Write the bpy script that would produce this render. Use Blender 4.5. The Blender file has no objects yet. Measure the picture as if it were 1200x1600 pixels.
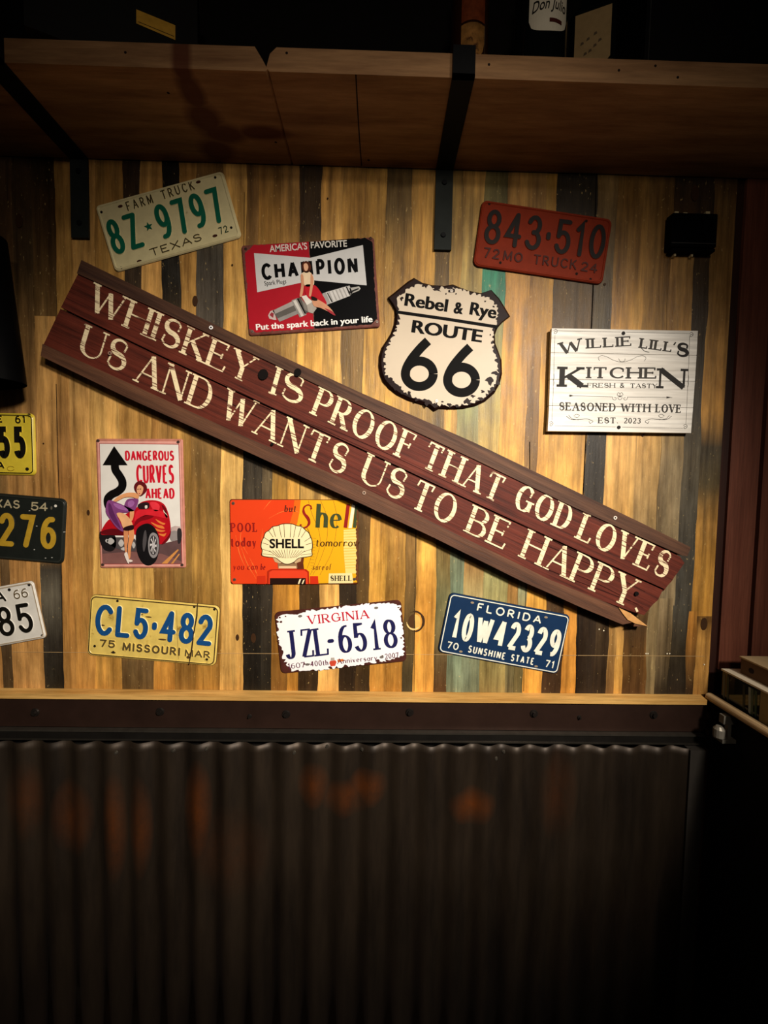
import bpy, math, random
from mathutils import Vector, Matrix
random.seed(7)
SC = bpy.context.scene
COL = SC.collection
# ------------------------------------------------------------------ camera
EYE = 1.45
CAMD = 0.893
F = 600.0
cam_d = bpy.data.cameras.new('camera')
cam = bpy.data.objects.new('camera', cam_d)
COL.objects.link(cam)
SC.camera = cam
cam_d.sensor_fit = 'AUTO'
cam_d.sensor_width = 36.0
cam_d.lens = 36.0 * F / 1600.0
cam_d.clip_start = 0.01
YAW, PITCH, ROLL = math.atan(9 / 600), math.atan(29 / 600), 0.0172
fwd = Vector((math.sin(YAW) * math.cos(PITCH), math.cos(YAW) * math.cos(PITCH), -math.sin(PITCH)))
right0 = fwd.cross(Vector((0, 0, 1))).normalized()
up0 = right0.cross(fwd).normalized()
right = right0 * math.cos(ROLL) + up0 * math.sin(ROLL)
up = up0 * math.cos(ROLL) - right0 * math.sin(ROLL)
cpos = Vector((0, -CAMD, EYE))
cam.matrix_world = Matrix(((right.x, up.x, -fwd.x, cpos.x), (right.y, up.y, -fwd.y, cpos.y),
                           (right.z, up.z, -fwd.z, cpos.z), (0, 0, 0, 1)))

def at(px, py, y=0.0):
    d = fwd * F + right * (px - 600.0) - up * (py - 800.0)
    t = (y - cpos.y) / d.y
    return cpos + d * t

def px_of(p):
    d = Vector(p) - cpos
    z = d.dot(fwd)
    return (600 + F * d.dot(right) / z, 800 - F * d.dot(up) / z)

# ------------------------------------------------------------------ world, lights, exposure
w = bpy.data.worlds.new('world')
SC.world = w
w.use_nodes = True
w.node_tree.nodes['Background'].inputs[0].default_value = (0.9, 0.75, 0.55, 1)
w.node_tree.nodes['Background'].inputs[1].default_value = 0.012
SC.view_settings.view_transform = 'Standard'
SC.view_settings.look = 'None'
SC.view_settings.gamma = 1.0
SC.view_settings.use_curve_mapping = False
SC.view_settings.exposure = 0.0

def spot(name, loc, aim, watts, deg, blend, radius, col):
    d = bpy.data.lights.new(name, 'SPOT')
    d.energy = watts; d.spot_size = math.radians(deg); d.spot_blend = blend
    d.shadow_soft_size = radius; d.color = col
    o = bpy.data.objects.new(name, d); COL.objects.link(o)
    o.location = loc
    o.rotation_euler = (Vector(aim) - Vector(loc)).to_track_quat('-Z', 'Y').to_euler()
    return o
spot('spot_main', (0.95, -1.80, EYE + 0.92), (-0.10, 0, EYE - 0.36), 400, 55, 1.0, 0.12, (1.0, 0.90, 0.77))
spot('spot_fill', (0.15, -1.6, EYE + 0.74), (0.0, 0, EYE + 0.22), 15, 90, 1.0, 0.10, (1.0, 0.86, 0.70))  # added fill light that brightens the shelf front, no visible source

# ------------------------------------------------------------------ materials
def lin(h):
    h = h.lstrip('#')
    r = []
    for i in (0, 2, 4):
        c = int(h[i:i + 2], 16) / 255.0
        r.append(c / 12.92 if c <= 0.04045 else ((c + 0.055) / 1.055) ** 2.4)
    return r
class NT:
    def __init__(s, name):
        s.m = bpy.data.materials.new(name); s.m.use_nodes = True
        s.t = s.m.node_tree; s.n = s.t.nodes; s.b = s.n['Principled BSDF']
    def new(s, typ, **kw):
        n = s.n.new(typ)
        for k, v in kw.items():
            if k in n.inputs: n.inputs[k].default_value = v
            else: setattr(n, k, v)
        return n
    def link(s, a, b): s.t.links.new(a, b)
    def obj(s, scale=(1, 1, 1)):
        tc = s.new('ShaderNodeTexCoord'); mp = s.new('ShaderNodeMapping')
        mp.inputs['Scale'].default_value = scale
        s.link(tc.outputs['Object'], mp.inputs['Vector']); return mp.outputs[0]
    def noise(s, vec, scale, detail=4, rough=0.6):
        n = s.new('ShaderNodeTexNoise'); n.inputs['Scale'].default_value = scale
        n.inputs['Detail'].default_value = detail; n.inputs['Roughness'].default_value = rough
        s.link(vec, n.inputs['Vector']); return n.outputs[0]
    def ramp(s, fac, stops):
        r = s.new('ShaderNodeValToRGB'); e = r.color_ramp.elements
        while len(e) < len(stops): e.new(0.5)
        for i, (p, c) in enumerate(stops):
            e[i].position = p; e[i].color = (*c, 1) if len(c) == 3 else c
        s.link(fac, r.inputs[0]); return r.outputs[0]
    def mix(s, fac, a, b, mode='MIX'):
        n = s.new('ShaderNodeMix'); n.data_type = 'RGBA'; n.blend_type = mode
        for sock, v in ((n.inputs[0], fac), (n.inputs[6], a), (n.inputs[7], b)):
            if hasattr(v, 'is_linked'): s.link(v, sock)
            elif isinstance(v, (int, float)): sock.default_value = v
            else: sock.default_value = (*v, 1) if len(v) == 3 else v
        return n.outputs[2]
    def bump(s, h, strength=0.3, dist=0.002):
        b = s.new('ShaderNodeBump'); b.inputs['Strength'].default_value = strength
        b.inputs['Distance'].default_value = dist
        s.link(h, b.inputs['Height']); s.link(b.outputs[0], s.b.inputs['Normal'])

def clampc(c, k): return tuple(min(1.0, x * k) for x in c)
_mc = {}
def mat(hexc, rough=0.5, metal=0.0, var=0.15, scale=40, bump=0.0, spec=0.2, stretch=(1, 1, 1), dirt=None, dirt_amt=0.5, name=None):
    key = (hexc, rough, metal, var, scale, bump, spec, stretch, dirt, dirt_amt)
    if key in _mc: return _mc[key]
    t = NT(name or 'material_' + hexc); c = lin(hexc)
    v = t.obj(stretch); n = t.noise(v, scale)
    col = t.ramp(n, [(0.25, clampc(c, 1 - var)), (0.75, clampc(c, 1 + var))])
    if dirt:
        n2 = t.noise(v, scale * 0.6, 6, 0.7)
        m = t.ramp(n2, [(dirt_amt, (0, 0, 0)), (dirt_amt + 0.08, (1, 1, 1))])
        col = t.mix(m, col, lin(dirt))
    t.link(col, t.b.inputs['Base Color'])
    t.b.inputs['Roughness'].default_value = rough
    t.b.inputs['Metallic'].default_value = metal
    t.b.inputs['Specular IOR Level'].default_value = spec
    if bump: t.bump(n, bump)
    _mc[key] = t.m
    return t.m

def wood(hexd, hexl, axis='x', rough=0.65, fine=1.0, bump=0.4, dark=None, spec=0.3):
    key = ('wood', hexd, hexl, axis, rough, fine, bump, dark)
    if key in _mc: return _mc[key]
    t = NT('wood_' + hexl)
    st = {'x': (1.5, 30, 30), 'z': (30, 30, 1.5), 'y': (30, 1.5, 30)}[axis]
    v = t.obj(st)
    n = t.noise(v, 2.2 * fine, 6, 0.65)
    n2 = t.noise(v, 9 * fine, 4, 0.7)
    col = t.ramp(n, [(0.3, lin(hexd)), (0.7, lin(hexl))])
    f = t.ramp(n2, [(0.3, (0.7, 0.7, 0.7)), (0.65, (1.05, 1.05, 1.05))])
    col = t.mix(1.0, col, f, 'MULTIPLY')
    if dark:
        n3 = t.noise(t.obj((1, 1, 1)), 9, 4, 0.6)
        m = t.ramp(n3, [(0.52, (0, 0, 0)), (0.62, (1, 1, 1))])
        col = t.mix(m, col, lin(dark))
    t.link(col, t.b.inputs['Base Color'])
    t.b.inputs['Roughness'].default_value = rough
    t.b.inputs['Specular IOR Level'].default_value = spec
    if bump: t.bump(n2, bump, 0.002)
    _mc[key] = t.m
    return t.m

# ------------------------------------------------------------------ mesh builder (local u, v, w -> x, z, -y)
class MB:
    def __init__(s): s.v = []; s.f = []; s.mi = []; s.mats = []; s.k = 0
    def m(s, mt):
        if mt not in s.mats: s.mats.append(mt)
        return s.mats.index(mt)
    def face(s, pts, mt):
        i = len(s.v); s.v += [tuple(p) for p in pts]
        s.f.append(tuple(range(i, i + len(pts)))); s.mi.append(s.m(mt))
    def poly(s, uv, wz, mt): s.face([(u, -wz, v) for u, v in uv], mt)
    def prism(s, uv, w0, w1, mt, inner=None, side=None, back=True):
        top = inner or uv
        s.poly(top, w1, mt)
        n = len(uv)
        for i in range(n):
            j = (i + 1) % n
            s.face([(uv[i][0], -w0, uv[i][1]), (uv[j][0], -w0, uv[j][1]), (top[j][0], -w1, top[j][1]), (top[i][0], -w1, top[i][1])], side or mt)
        if back: s.poly(list(reversed(uv)), w0, side or mt)
    def box(s, x0, x1, y0, y1, z0, z1, mt):
        a = [(x0, y0, z0), (x1, y0, z0), (x1, y1, z0), (x0, y1, z0), (x0, y0, z1), (x1, y0, z1), (x1, y1, z1), (x0, y1, z1)]
        for q in ((0, 3, 2, 1), (4, 5, 6, 7), (0, 1, 5, 4), (1, 2, 6, 5), (2, 3, 7, 6), (3, 0, 4, 7)):
            s.face([a[k] for k in q], mt)
    def ribbon(s, pts, wid, w0, w1, mt, bev=0.0, side=None, closed=False, cap=False):
        s.k += 1; wo = w1; w1 += (s.k % 19) * 0.9e-5
        P = [Vector((p[0], p[1])) for p in pts]
        Q = [P[0]]
        for p in P[1:]:
            if (p - Q[-1]).length > 1e-7: Q.append(p)
        if closed and (Q[0] - Q[-1]).length < 1e-7: Q.pop()
        if not isinstance(wid, (list, tuple)): W = [wid] * len(Q)
        else:
            W = [wid[min(len(wid) - 1, int(round(i * (len(wid) - 1) / max(1, len(Q) - 1))))] for i in range(len(Q))]
        n = len(Q)
        if n < 2: return
        def off(extra):
            A, B = [], []
            for i in range(n):
                if closed: a, b = Q[i - 1], Q[(i + 1) % n]
                else: a, b = Q[max(0, i - 1)], Q[min(n - 1, i + 1)]
                d1 = (Q[i] - a); d2 = (b - Q[i])
                if d1.length < 1e-9: d1 = d2
                if d2.length < 1e-9: d2 = d1
                d1 = d1.normalized(); d2 = d2.normalized()
                t = d1 + d2
                t = d1 if t.length < 1e-6 else t.normalized()
                nn = Vector((-t.y, t.x)); c = max(0.45, nn.dot(Vector((-d1.y, d1.x))))
                h = (W[i] / 2 + extra) / c
                A.append(Q[i] + nn * h); B.append(Q[i] - nn * h)
            return A, B
        A, B = off(0)
        rng = range(n) if closed else range(n - 1)
        for i in rng:
            j = (i + 1) % n
            s.poly([A[i], B[i], B[j], A[j]], w1, mt)
        if w1 > w0 + 1e-9:
            C, D = off(bev); sm = side or mt
            for i in rng:
                j = (i + 1) % n
                s.face([(A[i].x, -w1, A[i].y), (A[j].x, -w1, A[j].y), (C[j].x, -w0, C[j].y), (C[i].x, -w0, C[i].y)], sm)
                s.face([(B[i].x, -w1, B[i].y), (B[j].x, -w1, B[j].y), (D[j].x, -w0, D[j].y), (D[i].x, -w0, D[i].y)], sm)
            if not closed:
                for k in (0, n - 1):
                    s.face([(A[k].x, -w1, A[k].y), (B[k].x, -w1, B[k].y), (D[k].x, -w0, D[k].y), (C[k].x, -w0, C[k].y)], sm)
        if cap and not closed:
            for k in (0, n - 1):
                s.disc(Q[k], W[k] / 2, w0, wo, mt, side, bev, 12)
    def disc(s, c, r, w0, w1, mt, side=None, bev=0.0, n=20, ry=None):
        ry = ry or r; s.k += 1; w1 += (s.k % 19) * 0.9e-5
        o = [(c[0] + (r + bev) * math.cos(2 * math.pi * k / n), c[1] + (ry + bev) * math.sin(2 * math.pi * k / n)) for k in range(n)]
        i = [(c[0] + r * math.cos(2 * math.pi * k / n), c[1] + ry * math.sin(2 * math.pi * k / n)) for k in range(n)]
        if w1 > w0 + 1e-9: s.prism(o, w0, w1, mt, i, side, back=False)
        else: s.poly(i, w1, mt)
    def lathe(s, prof, c, mt, n=24):
        for k in range(n):
            a0, a1 = 2 * math.pi * k / n, 2 * math.pi * (k + 1) / n
            for (r0, z0), (r1, z1) in zip(prof, prof[1:]):
                q = [(c[0] + r0 * math.cos(a0), c[1] + r0 * math.sin(a0), c[2] + z0), (c[0] + r0 * math.cos(a1), c[1] + r0 * math.sin(a1), c[2] + z0),
                     (c[0] + r1 * math.cos(a1), c[1] + r1 * math.sin(a1), c[2] + z1), (c[0] + r1 * math.cos(a0), c[1] + r1 * math.sin(a0), c[2] + z1)]
                if r0 < 1e-6: q = [q[0], q[2], q[3]]
                elif r1 < 1e-6: q = q[:3]
                s.face(q, mt)
    def build(s, name, parent=None, smooth=False, merge=False):
        me = bpy.data.meshes.new(name)
        me.from_pydata(s.v, [], s.f)
        for mt in s.mats: me.materials.append(mt)
        me.polygons.foreach_set('material_index', s.mi)
        if merge:
            import bmesh
            bm = bmesh.new(); bm.from_mesh(me)
            bmesh.ops.remove_doubles(bm, verts=bm.verts, dist=1e-5)
            bmesh.ops.recalc_face_normals(bm, faces=bm.faces)
            bm.to_mesh(me); bm.free()
        if smooth: me.polygons.foreach_set('use_smooth', [True] * len(me.polygons))
        me.update()
        o = bpy.data.objects.new(name, me); COL.objects.link(o)
        if parent: o.parent = parent
        return o

def tag(o, label, cat, group=None):
    o['label'] = label; o['category'] = cat
    if group: o['group'] = group
    return o
def empty(name, loc, rot=(0, 0, 0)):
    o = bpy.data.objects.new(name, None); COL.objects.link(o)
    o.empty_display_size = 0.02
    o.location = loc; o.rotation_euler = rot
    return o
def struct(o): o['kind'] = 'structure'; return o

def arc(cx, cy, rx, ry, a0, a1, n=None):
    n = n or max(4, int(abs(a1 - a0) / 14))
    return [(cx + rx * math.cos(math.radians(a0 + (a1 - a0) * k / n)), cy + ry * math.sin(math.radians(a0 + (a1 - a0) * k / n))) for k in range(n + 1)]
def smooth(pts, closed=False, n=5):
    out = []; N = len(pts)
    rng = range(N) if closed else range(N - 1)
    for i in rng:
        if closed: p = [pts[(i + k) % N] for k in (-1, 0, 1, 2)]
        else: p = [pts[max(0, min(N - 1, i + k))] for k in (-1, 0, 1, 2)]
        for k in range(n):
            t = k / n
            out.append(tuple(0.5 * ((2 * p[1][d]) + (-p[0][d] + p[2][d]) * t + (2 * p[0][d] - 5 * p[1][d] + 4 * p[2][d] - p[3][d]) * t * t + (-p[0][d] + 3 * p[1][d] - 3 * p[2][d] + p[3][d]) * t ** 3) for d in (0, 1)))
    if not closed: out.append(tuple(pts[-1]))
    return out
def rrect(w, h, r, cx=0, cy=0, n=5):
    p = []
    for sx, sy, a in ((1, 1, 0), (-1, 1, 90), (-1, -1, 180), (1, -1, 270)):
        p += arc(cx + sx * (w / 2 - r), cy + sy * (h / 2 - r), r, r, a, a + 90, n)
    return p

# ------------------------------------------------------------------ stroke alphabet: glyph -> (width, strokes); stroke = (points, kind, end0, end1)
E = 'h'
def S_(k=1.0, cx=.3, top=.76, bot=.26, rx=.27, ry=.24, rx2=.3, ry2=.26):
    return arc(cx, top, rx, ry, 28, 270) + arc(cx, bot, rx2, ry2, 90, -155)[1:]
GL = {
 'A': (.8, [([(0, 0), (.4, 1)], 't', E, 0), ([(.4, 1), (.8, 0)], 'T', 0, E), ([(.13, .34), (.67, .34)], 't', 0, 0)]),
 'B': (.63, [([(0, 0), (0, 1)], 'T', E, E), ([(0, 1), (.3, 1)] + arc(.3, .76, .27, .24, 90, -90) + [(0, .52)], 'a', 0, 0), ([(0, .52), (.33, .52)] + arc(.33, .26, .3, .26, 90, -90) + [(0, 0)], 'a', 0, 0)]),
 'C': (.74, [(arc(.42, .5, .42, .5, 42, 318), 'a', 'v', 0)]),
 'D': (.72, [([(0, 0), (0, 1)], 'T', E, E), ([(0, 1), (.3, 1)] + arc(.3, .5, .42, .5, 90, -90) + [(0, 0)], 'a', 0, 0)]),
 'E': (.6, [([(0, 0), (0, 1)], 'T', E, E), ([(0, 1), (.55, 1)], 't', 0, 'v'), ([(0, .52), (.42, .52)], 't', 0, 'v'), ([(0, 0), (.6, 0)], 't', 0, 'v')]),
 'F': (.56, [([(0, 0), (0, 1)], 'T', E, E), ([(0, 1), (.56, 1)], 't', 0, 'v'), ([(0, .52), (.42, .52)], 't', 0, 'v')]),
 'G': (.8, [(arc(.42, .5, .42, .5, 42, 330), 'a', 'v', 0), ([(.78, .05), (.78, .44)], 'T', 0, E), ([(.5, .44), (.78, .44)], 't', 0, 0)]),
 'H': (.74, [([(0, 0), (0, 1)], 'T', E, E), ([(.74, 0), (.74, 1)], 'T', E, E), ([(0, .52), (.74, .52)], 't', 0, 0)]),
 'I': (.06, [([(.03, 0), (.03, 1)], 'T', E, E)]),
 'J': (.42, [([(.38, 1), (.38, .24)] + arc(.19, .2, .19, .2, 10, -165), 'a', E, 0)]),
 'K': (.68, [([(0, 0), (0, 1)], 'T', E, E), ([(0, .38), (.6, 1)], 't', 0, E), ([(.2, .58), (.68, 0)], 'T', 0, E)]),
 'L': (.56, [([(0, 1), (0, 0)], 'T', E, E), ([(0, 0), (.56, 0)], 't', 0, 'v')]),
 'M': (.9, [([(0, 0), (.03, 1)], 't', E, E), ([(.03, 1), (.45, .1)], 'T', 0, 0), ([(.45, .1), (.87, 1)], 't', 0, 0), ([(.87, 1), (.9, 0)], 'T', E, E)]),
 'N': (.74, [([(0, 0), (0, 1)], 't', E, E), ([(0, 1), (.74, 0)], 'T', 0, 0), ([(.74, 0), (.74, 1)], 't', 0, E)]),
 'O': (.84, [(arc(.42, .5, .42, .5, 90, 450), 'a', 0, 0)]),
 'P': (.6, [([(0, 0), (0, 1)], 'T', E, E), ([(0, 1), (.3, 1)] + arc(.3, .73, .3, .27, 90, -90) + [(0, .46)], 'a', 0, 0)]),
 'R': (.66, [([(0, 0), (0, 1)], 'T', E, E), ([(0, 1), (.3, 1)] + arc(.3, .74, .28, .26, 90, -90) + [(0, .48)], 'a', 0, 0), ([(.26, .48), (.66, 0)], 'T', 0, E)]),
 'S': (.6, [(S_(), 'S', 'v', 'v')]),
 'T': (.7, [([(.35, 0), (.35, 1)], 'T', E, 0), ([(0, 1), (.7, 1)], 't', 'v', 'v')]),
 'U': (.7, [([(0, 1), (0, .32)] + arc(.35, .32, .35, .32, 180, 270), 'a', E, 0), (arc(.35, .32, .35, .32, 270, 360) + [(.7, 1)], 't', 0, E)]),
 'V': (.78, [([(0, 1), (.39, 0)], 'T', E, 0), ([(.39, 0), (.78, 1)], 't', 0, E)]),
 'W': (1.1, [([(0, 1), (.29, 0)], 'T', E, 0), ([(.29, 0), (.55, .9)], 't', 0, 0), ([(.55, .9), (.82, 0)], 'T', 0, 0), ([(.82, 0), (1.1, 1)], 't', 0, E)]),
 'X': (.7, [([(0, 1), (.7, 0)], 'T', E, E), ([(0, 0), (.7, 1)], 't', E, E)]),
 'Y': (.74, [([(0, 1), (.37, .46)], 'T', E, 0), ([(.74, 1), (.37, .46)], 't', E, 0), ([(.37, .46), (.37, 0)], 'T', 0, E)]),
 'Z': (.64, [([(.02, 1), (.62, 1)], 't', 'v', 0), ([(.62, 1), (0, 0)], 'T', 0, 0), ([(0, 0), (.64, 0)], 't', 0, 'v')]),
 '0': (.6, [(arc(.3, .5, .3, .5, 90, 450), 'a', 0, 0)]),
 '1': (.3, [([(0, .8), (.2, 1), (.2, 0)], 'T', 0, E)]),
 '2': (.6, [(arc(.3, .72, .29, .28, 165, -25) + [(0, 0)], 'a', 0, 0), ([(0, 0), (.6, 0)], 'a', 0, 'v')]),
 '3': (.58, [(arc(.28, .75, .26, .25, 160, -90), 'a', 0, 0), (arc(.28, .26, .3, .26, 90, -160), 'a', 0, 0)]),
 '4': (.62, [([(.45, 0), (.45, 1)], 'a', 0, 0), ([(.45, 1), (0, .3), (.62, .3)], 'a', 0, 0)]),
 '5': (.58, [([(.54, 1), (.08, 1), (.05, .5)], 'a', 0, 0), (arc(.28, .32, .3, .32, 140, -155), 'a', 0, 0)]),
 '6': (.6, [([(.5, .97)] + arc(.42, .45, .42, .52, 100, 180) + [(0, .3)], 'a', 0, 0), (arc(.3, .3, .3, .3, 180, 540), 'a', 0, 0)]),
 '7': (.58, [([(0, 1), (.56, 1), (.22, 0)], 'a', 'v', 0)]),
 '8': (.6, [(arc(.3, .76, .25, .24, -90, 270), 'a', 0, 0), (arc(.3, .26, .3, .26, 90, 450), 'a', 0, 0)]),
 '9': (.6, [([(.1, .03)] + arc(.18, .55, .42, .52, -80, 0) + [(.6, .7)], 'a', 0, 0), (arc(.3, .7, .3, .3, 0, 360), 'a', 0, 0)]),
 '&': (.7, [([(.68, .02), (.18, .68)] + arc(.32, .82, .17, .17, 200, -20) + [(.12, .4)] + arc(.28, .22, .26, .22, 160, 300) + [(.66, .45)], 'a', 0, 0)]),
 '-': (.3, [([(0, .46), (.3, .46)], 'T', 0, 0)]), '.': (.02, [([(0, .0), (.06, .06)], 'T', 0, 0)]),
 "'": (.02, [([(.02, 1), (0, .78)], 'T', 0, 0)]), '·': (.06, [([(.03, .4), (.03, .52)], 'T', 0, 0)]), '*': (.3, []), ' ': (.32, []),
 'a': (.46, [(arc(.23, .29, .23, .29, 0, 360), 'a', 0, 0), ([(.46, .6), (.46, 0)], 'T', 0, 0)]),
 'b': (.46, [([(0, 1), (0, 0)], 'T', 0, 0), (arc(.23, .29, .23, .29, 0, 360), 'a', 0, 0)]),
 'c': (.4, [(arc(.23, .29, .23, .29, 45, 315), 'a', 0, 0)]),
 'd': (.46, [([(.46, 1), (.46, 0)], 'T', 0, 0), (arc(.23, .29, .23, .29, 0, 360), 'a', 0, 0)]),
 'e': (.46, [([(0, .32), (.46, .32)], 't', 0, 0), (arc(.23, .29, .23, .29, 8, 310), 'a', 0, 0)]),
 'f': (.34, [(arc(.26, .82, .14, .18, 50, 180) + [(.12, 0)], 'a', 0, 0), ([(0, .58), (.3, .58)], 't', 0, 0)]),
 'h': (.46, [([(0, 1), (0, 0)], 'T', 0, 0), ([(0, .36)] + arc(.23, .36, .23, .24, 180, 0) + [(.46, 0)], 'a', 0, 0)]),
 'i': (.06, [([(.03, .6), (.03, 0)], 'T', 0, 0), ([(.03, .8), (.03, .88)], 'T', 0, 0)]),
 'l': (.06, [([(.03, 1), (.03, 0)], 'T', 0, 0)]),
 'm': (.72, [([(0, .6), (0, 0)], 'T', 0, 0), ([(0, .36)] + arc(.18, .36, .18, .24, 180, 0) + [(.36, 0)], 'a', 0, 0), ([(.36, .36)] + arc(.54, .36, .18, .24, 180, 0) + [(.72, 0)], 'a', 0, 0)]),
 'n': (.46, [([(0, .6), (0, 0)], 'T', 0, 0), ([(0, .36)] + arc(.23, .36, .23, .24, 180, 0) + [(.46, 0)], 'a', 0, 0)]),
 'o': (.48, [(arc(.24, .29, .24, .3, 90, 450), 'a', 0, 0)]),
 'r': (.32, [([(0, .6), (0, 0)], 'T', 0, 0), ([(0, .34)] + arc(.2, .36, .2, .23, 180, 50), 'a', 0, 0)]),
 's': (.38, [(arc(.19, .44, .17, .15, 30, 270) + arc(.19, .15, .19, .15, 90, -150), 'S', 0, 0)]),
 't': (.3, [([(.12, .85), (.12, .16)] + arc(.24, .14, .12, .14, 180, 300), 'a', 0, 0), ([(0, .6), (.3, .6)], 't', 0, 0)]),
 'u': (.46, [([(0, .6), (0, .22)] + arc(.23, .22, .23, .22, 180, 360), 'a', 0, 0), ([(.46, .6), (.46, 0)], 'T', 0, 0)]),
 'v': (.44, [([(0, .6), (.22, 0)], 'T', 0, 0), ([(.22, 0), (.44, .6)], 't', 0, 0)]),
 'w': (.66, [([(0, .6), (.17, 0)], 'T', 0, 0), ([(.17, 0), (.33, .55), (.49, 0)], 'a', 0, 0), ([(.49, 0), (.66, .6)], 't', 0, 0)]),
 'y': (.46, [([(0, .6), (.23, 0)], 'T', 0, 0), ([(.46, .6), (.16, -.22), (.04, -.26)], 't', 0, 0)]),
 'j': (.2, [([(.2, .6), (.2, -.1)] + arc(.08, -.12, .12, .14, 0, -120), 'a', 0, 0)]),
}

def stroke_text(mb, text, it, p0, p1, cap, weight, mt, w0, w1, serif=False, gap=.16, side=None, bev=0.0, slant=0.0, thin=.32, rounded=True, plain=False):
    A = Vector(it.L(*p0)); B = Vector(it.L(*p1))
    k = (B - A).length / (Vector(p1) - Vector(p0)).length
    cap = cap * k
    d = (B - A).normalized(); nrm = Vector((-d.y, d.x))
    L = (B - A).length / cap
    n = len(text)
    tot = sum(GL[c][0] for c in text)
    sx = (L - gap * (n - 1) - weight * n) / tot
    tk = weight; tn = weight * thin if serif else weight
    x = 0.0
    hy = (tn if serif else weight) / 2
    for c in text:
        gw, st = GL[c]
        if c == '*':
            cx = x + weight / 2 + gw * sx / 2
            star = []
            for q in range(10):
                r = .13 if q % 2 == 0 else .055
                a = math.pi / 2 + q * math.pi / 5
                pt = A + d * ((cx + r * math.cos(a)) * cap) + nrm * ((.5 + r * math.sin(a)) * cap)
                star.append((pt.x, pt.y))
            mb.poly(star, w1, mt)
        for pts, kind, e0, e1 in st:
            T = [(x + weight / 2 + px * sx, hy + py * (1 - 2 * hy)) for px, py in pts]
            if slant: T = [(px + slant * py, py) for px, py in T]
            m = len(T); W = []
            for i in range(m):
                a, b = T[max(0, i - 1)], T[min(m - 1, i + 1)]
                ln = math.hypot(b[0] - a[0], b[1] - a[1]) or 1
                vy = abs(b[1] - a[1]) / ln
                if not serif: W.append(tk)
                elif kind == 't': W.append(tn)
                elif kind == 'T': W.append(tk)
                elif kind == 'S': W.append(tn + (tk * 1.1 - tn) * math.sin(math.pi * i / (m - 1)) ** 1.5)
                else: W.append(tn + (tk - tn) * vy ** 1.6)
            G = [A + d * (px * cap) + nrm * (py * cap) for px, py in T]
            closed = len(G) > 6 and (G[0] - G[-1]).length < 1e-6
            mb.ribbon(G, [q * cap for q in W], w0, w1, mt, bev, side, closed, cap=(rounded and not serif))
            if serif and not plain:
                for e, q in ((e0, 0), (e1, m - 1)):
                    if not e: continue
                    ex, ey = T[q]
                    if e == 'h':
                        sl = tk * .95 if kind == 'T' or kind == 'a' else tk * .75
                        S = [(ex - sl, ey), (ex + sl, ey)]; wd = tn * 1.05
                    else:
                        up_ = -1 if ey > .75 else 1
                        S = [(ex, ey - up_ * tn * .4), (ex + .02 * up_, ey + up_ * .2)] if not .3 < ey < .7 else [(ex, ey - .1), (ex, ey + .1)]
                        wd = tn * 1.1
                    GG = [A + d * (px * cap) + nrm * (py * cap) for px, py in S]
                    mb.ribbon(GG, wd * cap, w0, w1, mt, bev, side)
        x += gw * sx + weight + gap

_fc = {}
def font_mesh(text, off, shear):
    key = (text, off, shear)
    if key in _fc: return _fc[key]
    cu = bpy.data.curves.new('text_temp', 'FONT'); cu.body = text; cu.size = 1.0
    cu.offset = off; cu.shear = shear; cu.resolution_u = 4; cu.fill_mode = 'FRONT'
    o = bpy.data.objects.new('text_temp', cu); COL.objects.link(o)
    bpy.context.view_layer.update()
    dg = bpy.context.evaluated_depsgraph_get()
    me = bpy.data.meshes.new_from_object(o.evaluated_get(dg))
    V = [(v.co.x, v.co.y) for v in me.vertices]; P = [tuple(p.vertices) for p in me.polygons]
    bpy.data.objects.remove(o); bpy.data.curves.remove(cu); bpy.data.meshes.remove(me)
    _fc[key] = (V, P)
    return V, P
def font_text(mb, text, it, p0, p1, cap, mt, w1, off=0.0, shear=0.0, fat=0.0):
    if fat:
        for k, s in enumerate((-1, 0, 1)):
            dx = (p1[0] - p0[0]) / math.hypot(p1[0] - p0[0], p1[1] - p0[1]); dy = (p1[1] - p0[1]) / math.hypot(p1[0] - p0[0], p1[1] - p0[1])
            o = s * fat * cap
            font_text(mb, text, it, (p0[0] + dx * (o + fat * cap), p0[1] + dy * (o + fat * cap)), (p1[0] + dx * (o - fat * cap), p1[1] + dy * (o - fat * cap)), cap, mt, w1 + k * 1.5e-5, off, shear)
        return
    V, P = font_mesh(text, off, shear)
    H, _ = font_mesh('H', off, 0.0)
    ch = max(v[1] for v in H); b0 = min(v[1] for v in H)
    x0 = min(v[0] for v in V); x1 = max(v[0] for v in V)
    A = Vector(it.L(*p0)); B = Vector(it.L(*p1))
    k = (B - A).length / (Vector(p1) - Vector(p0)).length
    d = (B - A).normalized(); nrm = Vector((-d.y, d.x)); L = (B - A).length
    i0 = len(mb.v); mi = mb.m(mt)
    for vx, vy in V:
        p = A + d * ((vx - x0) / (x1 - x0) * L) + nrm * ((vy - b0) / (ch - b0) * cap * k)
        mb.v.append((p.x, -w1, p.y))
    for f in P:
        mb.f.append(tuple(i0 + q for q in f)); mb.mi.append(mi)

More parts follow.
